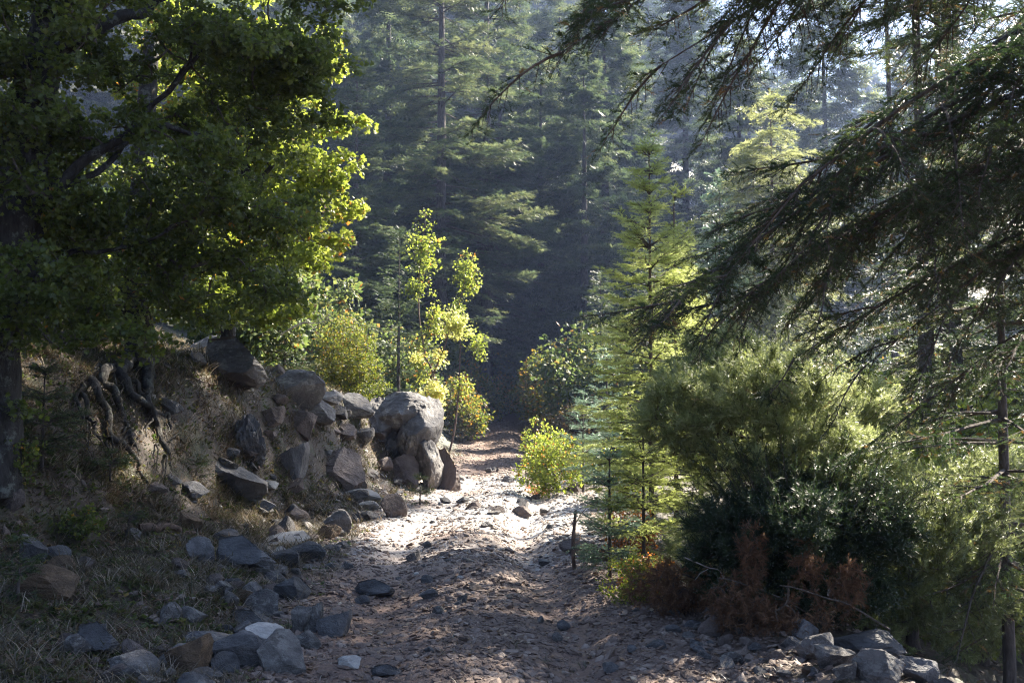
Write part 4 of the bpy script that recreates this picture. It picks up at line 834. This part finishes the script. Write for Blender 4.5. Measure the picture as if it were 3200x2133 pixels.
# ---------------------------------------------------------------- the stones, one object each
D, Pp, Bn, K_, Gy = M_ROCKD, M_ROCKP, M_ROCKB, M_ROCKK, M_ROCK
RK = [
 (350, 414, 34, 18, 1, Gy, 'flat topped outcrop rock left of the big arched boulder'),
  (212, 355, 36, 24, 4, Gy, 'upper grey rock of the crest under the maple leaves'),
 (268, 425, 22, 16, 3, K_, 'brown grey rock half buried below the tan sloping stone'),
 (183, 673, 44, 32, 3, Bn, 'rough ochre brown rock among the grey ones at the bottom left'), (199, 646, 56, 13, 1, D, 'long dark slab behind the ochre rock'), (236, 671, 50, 31, 4, D, 'bluish grey block right of the ochre rock'),
 (222, 674, 25, 21, 7, D, 'small wedge stone between the ochre rock and the bluish block'), (277, 672, 43, 34, 1, Gy, 'big grey boulder with a flat top beside the bottom of the track'), (262, 646, 38, 18, 7, Pp, 'pale angular stone behind the flat topped boulder'),
 (249, 628, 53, 16, 2, Gy, 'long flat slab resting above the pale angular stone'), (304, 649, 26, 16, 0, Gy, 'low grey stone on the track side of the pale angular stone'), (330, 637, 28, 23, 3, D, 'dark slanted stone nearest the left wheel rut'),
 (297, 632, 18, 23, 5, Gy, 'narrow upright stone left of the dark slanted stone'), (313, 632, 17, 25, 3, Gy, 'tall thin stone touching the dark slanted stone'), (287, 601, 33, 20, 0, D, 'dark angular block at the verge above the long flat slab'),
 (257, 614, 34, 23, 2, Gy, 'grey slanted ribbed stone above the long flat slab'), (243, 603, 16, 13, 5, Bn, 'small brown stone beside the ribbed stone'), (229, 608, 18, 11, 4, Gy, 'small dark and pale stone left of the ribbed stone'),
 (260, 577, 26, 18, 50, Gy, 'bumpy rounded grey stone below the big slanted boulder'), (238, 568, 58, 28, 2, D, 'big slanted layered boulder at the left verge'), (226, 545, 24, 10, 1, D, 'flat dark slab topping the slanted boulder'),
 (199, 560, 24, 24, 7, D, 'upright dark stone left of the big slanted boulder'), (190, 531, 18, 20, 3, Bn, 'brown pointed stone above the fallen log'), (266, 557, 17, 10, 0, Gy, 'small rounded stone right of the slanted boulder'),
 (281, 558, 14, 11, 1, Pp, 'pale cube shaped stone under the long pale slab'), (306, 561, 32, 16, 4, D, 'dark overhanging block at the end of the long pale slab'), (277, 548, 55, 11, 2, Pp, 'long pale slab lying at the left verge'),
 (287, 566, 20, 11, 5, Gy, 'grey stone below the pale cube'), (340, 534, 24, 23, 4, Gy, 'rounded grey boulder at the left track edge'), (329, 539, 20, 13, 7, Bn, 'brown stone leaning on the rounded grey boulder'), (341, 548, 13, 7, 0, Gy, 'small stone in front of the rounded grey boulder'),
 (395, 518, 23, 21, 7, K_, 'upright pointed pinkish stone at the left track edge'), (368, 511, 19, 9, 4, Pp, 'bright pale stone left of the upright pinkish stone'), (366, 521, 18, 8, 0, Gy, 'low grey stone below the bright pale stone'), (361, 500, 33, 9, 1, Pp, 'flat pale slab behind the bright pale stone'),
 (373, 597, 36, 15, 2, D, 'dark mossy slab set into the left wheel rut'), (347, 569, 12, 7, 0, D, 'small dark stone alone in the left wheel rut'), (413, 560, 12, 9, 3, Gy, 'small peaked stone left of the centre hump'), (427, 548, 8, 6, 4, D, 'little dark stone behind the small peaked stone'),
 (426, 582, 12, 7, 1, D, 'small block on the centre hump'), (363, 605, 13, 8, 7, D, 'dark lump just below the mossy slab'), (386, 677, 29, 10, 2, D, 'dark slab half buried at the bottom of the track'), (347, 668, 24, 10, 1, Pp, 'flat pale stone at the bottom left of the track'),
 (333, 551, 14, 6, 5, D, 'flat dark stone left of the small stone by the grey boulder'), (430, 598, 17, 8, 4, D, 'dark stone low on the centre hump'), (462, 603, 9, 8, 3, D, 'little upright stone right on the centre hump'),
 (31, 596, 62, 27, 1, Bn, 'long brown boulder at the left border'), (28, 564, 22, 27, 3, D, 'dark upright stone above the long brown boulder'), (54, 559, 27, 12, 1, D, 'dark flat stone right of the dark upright stone'), (61, 576, 22, 17, 7, Bn, 'brown wedge stone right above the long brown boulder'),
 (82, 567, 18, 13, 4, K_, 'pinkish pale stone in the grass'), (91, 656, 40, 27, 2, D, 'dark angled stone deep in the grass at lower left'), (130, 682, 52, 16, 1, Gy, 'broad grey slab at the bottom left corner of the stones'), (8, 508, 24, 19, 5, K_, 'tan rock behind the seedling at the left border'),
 (130, 537, 16, 12, 1, Gy, 'small square stone beside the tiny soft fir seedling'),
 (294, 407, 52, 34, 4, Gy, 'large grey boulder with pale top edge on the bank crest'), (224, 378, 60, 38, 2, Gy, 'long cracked grey outcrop along the bank crest'), 
 (314, 418, 31, 18, 1, Gy, 'flat ledge stone under the large crest boulder'), (322, 401, 31, 10, 5, Gy, 'low grey ledge right of the large crest boulder'), (333, 399, 11, 7, 0, D, 'small round stone on the low ledge'), 
 (245, 456, 30, 40, 50, D, 'dark hollow rock jutting from the middle of the bank'), (289, 472, 25, 32, 3, D, 'dark pitted rock low on the bank'), (332, 481, 42, 36, 2, K_, 'pinkish slanting layered slab on the bank'), 
  (342, 438, 30, 12, 1, K_, 'low pale rock in the grass left of the big boulder'), (363, 443, 18, 13, 5, Gy, 'grey rock close to the left foot of the big boulder'),
 (390, 454, 27, 30, 50, D, 'black pitted rock under the big boulder'), (401, 481, 30, 26, 1, K_, 'squared pink grey block at the foot of the big boulder'), (440, 489, 30, 46, 2, K_, 'pinkish layered boulder leaning at the edge of the track'),
 (228, 494, 46, 30, 3, D, 'dark slate boulder on the grassy slope'), (268, 491, 15, 6, 1, Pp, 'pale flat stone beside the dark slate boulder'), (264, 346, 32, 26, 1, D, 'grey cliff block behind the small crest fir'), (300, 435, 24, 22, 5, K_, 'tan rock face bulging from the upper bank'),
 (714, 637, 27, 19, 0, K_, 'dark rounded stone at the left foot of the big juniper'), (882, 684, 48, 33, 4, Gy, 'big rounded grey boulder at the bottom right'), (843, 670, 35, 25, 3, Gy, 'angular grey boulder left of the big rounded one'), (818, 659, 39, 22, 7, Gy, 'peaked grey boulder under the juniper'),
 (871, 656, 64, 17, 1, D, 'long flat dark slab behind the bottom right boulders'), (806, 644, 27, 18, 0, D, 'shaded stone in the dark under the juniper'), (726, 646, 14, 11, 7, K_, 'small pale stone below the dark rounded stone'), (703, 660, 16, 8, 0, D, 'small dark stone in the right gravel verge'),
 (732, 667, 22, 13, 4, Gy, 'grey stone in a patch of light on the right verge'), (921, 683, 36, 20, 5, D, 'grey boulder right of the big rounded one at the bottom right'), (946, 689, 30, 14, 2, D, 'last low boulder toward the bottom right corner'), (779, 661, 20, 10, 1, K_, 'flat brownish stone left of the peaked boulder'),
 (756, 650, 15, 8, 0, D, 'low stone left of the shaded stone'), (811, 676, 16, 7, 5, Bn, 'small brown stone in front of the peaked boulder'), (673, 634, 15, 7, 4, D, 'dark stone at the right verge near the brown heap'), (690, 640, 12, 7, 7, Gy, 'small grey stone right of the dark verge stone'),
 (794, 653, 20, 9, 1, D, 'dark flat stone before the shaded stone'), (846, 684, 20, 14, 3, Gy, 'ribbed stone at the lower edge beside the big rounded boulder'),
 (521, 517, 19, 9, 1, K_, 'flat sunlit stone in the middle of the bright track'), (573, 491, 20, 8, 4, K_, 'brown stone lying at the far right of the bright track'), (575, 552, 30, 13, 4, K_, 'brown boulder at the right track edge under the seedlings'), (536, 499, 8, 5, 3, K_, 'little brown stone in the bright track'),
 (497, 512, 14, 6, 2, K_, 'flat pinkish stone left in the bright track'), (474, 508, 13, 7, 1, K_, 'sunlit stone at the foot of the leaning pink boulder'), (486, 527, 12, 6, 0, D, 'small stone at the shadow edge of the bright track'), (545, 565, 12, 6, 3, D, 'dark stone on the ridge right of the right rut')]
for px, py, w, h, var, mt, lab in RK:
    big_ = py < 500 and px < 460
    place_rock(px, py, w * (1.2 if big_ else 1.08), h * (1.0 if big_ else 1.08), var, mt, lab, sub=5 if w > 28 else 4, sink=.5 if big_ else .24, tilt=((px * 7 + py) % 17 - 8, (px * 3 + py * 5) % 21 - 10))
# the arched big boulder: two masses grown into one stone
q = G(400, 474); s_ = q[1] / FPX * 1.14
a = Acc()
for (cx, cz, wx, wz, dy, sd, tl) in [(-4, 52, 62, 40, .1, 5, 6), (14, 36, 40, 66, -.05, 9, -16), (24, 10, 26, 56, -.15, 12, 8), (-20, 42, 34, 50, .15, 14, 8), (-4, 18, 60, 50, .5, 31, 0)]:
    v, f = rock_verts(sd, 5, 8, .55, .85, .03, strata=.03); v[:, 2] -= .5; v = v * A(wx * s_, 60 * s_, wz * s_)
    c_, s__ = math.cos(R(tl)), math.sin(R(tl)); v = np.stack([v[:, 0] * c_ - v[:, 2] * s__, v[:, 1], v[:, 0] * s__ + v[:, 2] * c_], 1)
    a.add(v + A(cx * s_, .5 + dy, cz * s_), f)
o = link('boulder', a.mesh('boulder', [M_ROCK])); o.location = tuple(q); tag(o, 'big arched grey boulder with smooth pale crest at the left of the bright track', 'boulder')
# many smaller stones along the verges: individuals that share a label per strip
g = rng_(17)
SM = [rockmesh(v_, m_, 3) for v_ in (0, 1, 3, 4) for m_ in (Gy, D, K_)]
def small(x, y, s, label, group):
    o = link('stone', SM[int(g.integers(0, len(SM)))]); o.location = (x, y, hz(x, y) - s * .12); o.scale = (s, s * g.uniform(.6, 1), s * g.uniform(.35, .75)); o.rotation_euler = (g.normal(0, .2), g.normal(0, .2), g.uniform(0, 6.28)); tag(o, label, 'stone', group)
for k in range(80):
    y = 5.3 * math.exp(g.random() * 1.45); d_ = -1.55 - abs(g.normal(0, .32)); x = road_c(y) + d_
    small(x, y, g.uniform(.07, .24), 'small loose grey stone along the left verge of the track', 'loose stones along the left verge')
for k in range(55):
    y = 5.0 + 4.5 * g.random(); x = road_c(y) - g.uniform(1.35, 2.5)
    small(x, y, g.uniform(.07, .2), 'small loose grey stone along the left verge of the track', 'loose stones along the left verge')
for k in range(50):
    y = 5.6 + g.random()**1.5 * 4.5; x = road_c(y) + 1.35 + abs(g.normal(0, .35)); small(x, y, g.uniform(.04, .13), 'small loose stone along the right verge of the track', 'loose stones along the right verge')
for k in range(76):
    y = 5.4 * math.exp(g.random() * 1.6); x = road_c(y) + g.uniform(-1.5, 1.5); small(x, y, g.uniform(.05, .13), 'small stone lying loose on the track', 'loose stones on the track')
for k in range(36):
    y = g.uniform(13, 24); x = road_c(y) + g.uniform(-1.7, 1.7); small(x, y, g.uniform(.10, .3), 'sunlit stone lying loose in the bright part of the track', 'stones in the bright part of the track')

SR = [rockmesh(v_, m_, 3) for v_ in (0, 3, 7) for m_ in (Gy, D, K_)]
for k in range(95):
    y = g.uniform(9.5, 21.5); d_ = -1.7 - abs(g.normal(0, 1.1)); x = road_c(y) + d_; s__ = g.uniform(.09, .30)
    o = link('rock', SR[int(g.integers(0, len(SR)))]); o.location = (x, y, hz(x, y) - s__ * .2); o.scale = (s__ * 1.2, s__, s__ * g.uniform(.5, .9)); o.rotation_euler = (g.normal(0, .35), g.normal(0, .35), g.uniform(0, 6.28))
    tag(o, 'small angular rock ' + ('high' if d_ < -2.9 else 'low') + ' on the left bank, ' + ('below the roots' if y < 13 else 'among the outcrop boulders' if y < 17.5 else 'near the arched boulder'), 'rock', 'small rocks scattered on the left bank')
# ---------------------------------------------------------------- stuff: gravel, grass, herbs, litter
def ground_samples(g, n, rmin=4.6, rmax=40, a0=-31, a1=31, p=1.0):
    th_ = np.radians(g.uniform(a0, a1, n)); r_ = rmin * np.exp(g.random(n)**p * math.log(rmax / rmin)); return r_ * np.sin(th_), r_ * np.cos(th_), r_
def surf_n(x, y, e=.06):
    hx = (height(x + e, y, False) - height(x - e, y, False)) / (2 * e); hy = (height(x, y + e, False) - height(x, y - e, False)) / (2 * e); return nrm(np.stack([-hx, -hy, np.ones_like(x)], 1))
g = rng_(23); x, y, r_ = ground_samples(g, 170000, 4.7, 45); d = x - road_c(y); road, rut = masks(x, y)
keep = g.random(len(x)) < np.where(np.abs(d) < 2.6, .12 + .75 * road * (1 - .75 * rut) + .35 * (np.abs(np.abs(d) - 1.7) < .5), .05); x, y, r_ = x[keep], y[keep], r_[keep]; n = len(x)
acc = Acc(); v0, f0 = ICO[1]
for k in range(5):
    s_ = slice(k, n, 5); m = len(x[s_]); gg = rng_(30 + k); v = v0 * (1 + gg.normal(0, .18, (len(v0), 1)));
    for _ in range(5):
        nn = nrm(gg.normal(0, 1, (1, 3)))[0]; q = v @ nn - .55; v = v - np.where(q > 0, q, 0)[:, None] * nn
    sz = .0045 + .030 * g.random(m)**5 + .00075 * r_[s_]; N = surf_n(x[s_], y[s_]); N = nrm(N + g.normal(0, .22, N.shape)); X = nrm(np.cross(N, nrm(g.normal(0, 1, (m, 3))))); Mx = np.stack([X, np.cross(N, X), N], 1)
    pos = np.stack([x[s_], y[s_], height(x[s_], y[s_]) + sz * .1], 1); S3 = np.stack([sz * g.uniform(.9, 1.7, m), sz, sz * g.uniform(.25, .7, m)], 1)
    tn_ = g.random(m); wp_ = g.random(m) < .8 * np.exp(-((pos[:, 1] - 16.5) / 5.2)**4)  # most gravel in the sun patch takes the lightened colour
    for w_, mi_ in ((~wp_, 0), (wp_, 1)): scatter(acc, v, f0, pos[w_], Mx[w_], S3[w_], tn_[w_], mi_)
tag(link('gravel', acc.mesh('gravel', [M_GRAV, M_GRAV_SUN])), kind='stuff')
def grass(seed, n, name, mat, length, amount, width=1.0, tmpl=BLADE, rmax=30, lean=.7, tint=(.55, .22), a0=-31):
    g = rng_(seed); x, y, r_ = ground_samples(g, n, 4.4, rmax, a0, 31); w_ = amount(x, y, g); keep = g.random(n) < w_; x, y, r_ = x[keep], y[keep], r_[keep]; m = len(x)
    per = 11; bi = np.repeat(np.arange(m), per); X = x[bi] + g.normal(0, .03, m * per); Y = y[bi] + g.normal(0, .03, m * per)
    p = np.stack([X, Y, height(X, Y) - .005], 1); a_ = g.uniform(0, 6.28, m * per); dd = nrm(np.stack([np.cos(a_) * lean, np.sin(a_) * lean, g.uniform(.25, 1.1, m * per)], 1))
    ln = length * g.uniform(.4, 1.3, m * per) * np.repeat(g.uniform(.6, 1.3, m), per); sc = np.stack([ln, (width * (.16 + .016 * p[:, 1]) if tmpl is BLADE else ln), ln * (-1 if tmpl is BLADE else 1)], 1)
    acc = Acc(); scatter(acc, *tmpl, p, frames(dd), sc, np.clip(np.repeat(g.normal(tint[0], tint[1], m), per) + g.normal(0, .12, m * per), 0, 1)); return tag(link(name, acc.mesh(name, [mat])), kind='stuff')
def am_left(x, y, g):
    d = x - road_c(y); return np.where(d < -1.7, .75, np.where(d < -1.3, .12, 0)) * (.45 + .55 * (noise2(x * 1.3, y * 1.3, 4) > -.25))
def am_hump(x, y, g):
    d = x - road_c(y); return np.where(np.abs(d) < .45, .12, np.where(np.abs(d) < 1.6, .02, np.where((d > 1.5) & (d < 4), .25, 0))) * (noise2(x * 1.1, y * .8, 9) > .1)
grass(41, 52000, 'dry_grass', M_GRASS, .16, am_left, tint=(.42, .25))
grass(42, 9000, 'verge_grass', M_GRASS, .07, am_hump, tint=(.35, .2))
grass(45, 30000, 'bank_grass', M_GRASS, .2, lambda x, y, g: am_left(x, y, g) * (y > 9) * 1.3, tint=(.4, .28))
grass(43, 60000, 'low_herbs', M_HERB, .045, am_left, tmpl=LEAFS, tint=(.4, .25), lean=.8)
grass(44, 36000, 'leaf_litter', M_LITTER, .045, lambda x, y, g: am_left(x, y, g) * .8 + .07 * ((x - road_c(y)) > -1.5), tmpl=LEAFS, tint=(.5, .25), lean=1.6)
# ---------------------------------------------------------------- the air: one closed box of thin even haze
m, n, L, out = mk('haze_air'); pv = n.new('ShaderNodeVolumePrincipled'); pv.inputs['Color'].default_value = (.44, .58, 1.0, 1); pv.inputs['Density'].default_value = .0009; pv.inputs['Anisotropy'].default_value = .35; L(pv.outputs[0], out.inputs['Volume'])

bm = bmesh.new(); bmesh.ops.create_cube(bm, size=1); me = bpy.data.meshes.new('haze'); bm.to_mesh(me); bm.free(); me.materials.append(m)
_zmin, _zmax = float(gz.min()) - 1, float(max(gz.max() + 2, max(o.location.z + 21 * o.scale[0] for o in S.objects if o.name.startswith('fir_tree'))))
hzb = link('haze', me); hzb.scale = (1440, 1440, _zmax - _zmin); hzb.location = (0, 0, (_zmin + _zmax) / 2); tag(hzb, kind='stuff')
print('OBJ', len(S.objects), 'haze z', _zmin, _zmax, 'tris', sum(len(m.polygons) for m in bpy.data.meshes) / 1e6)
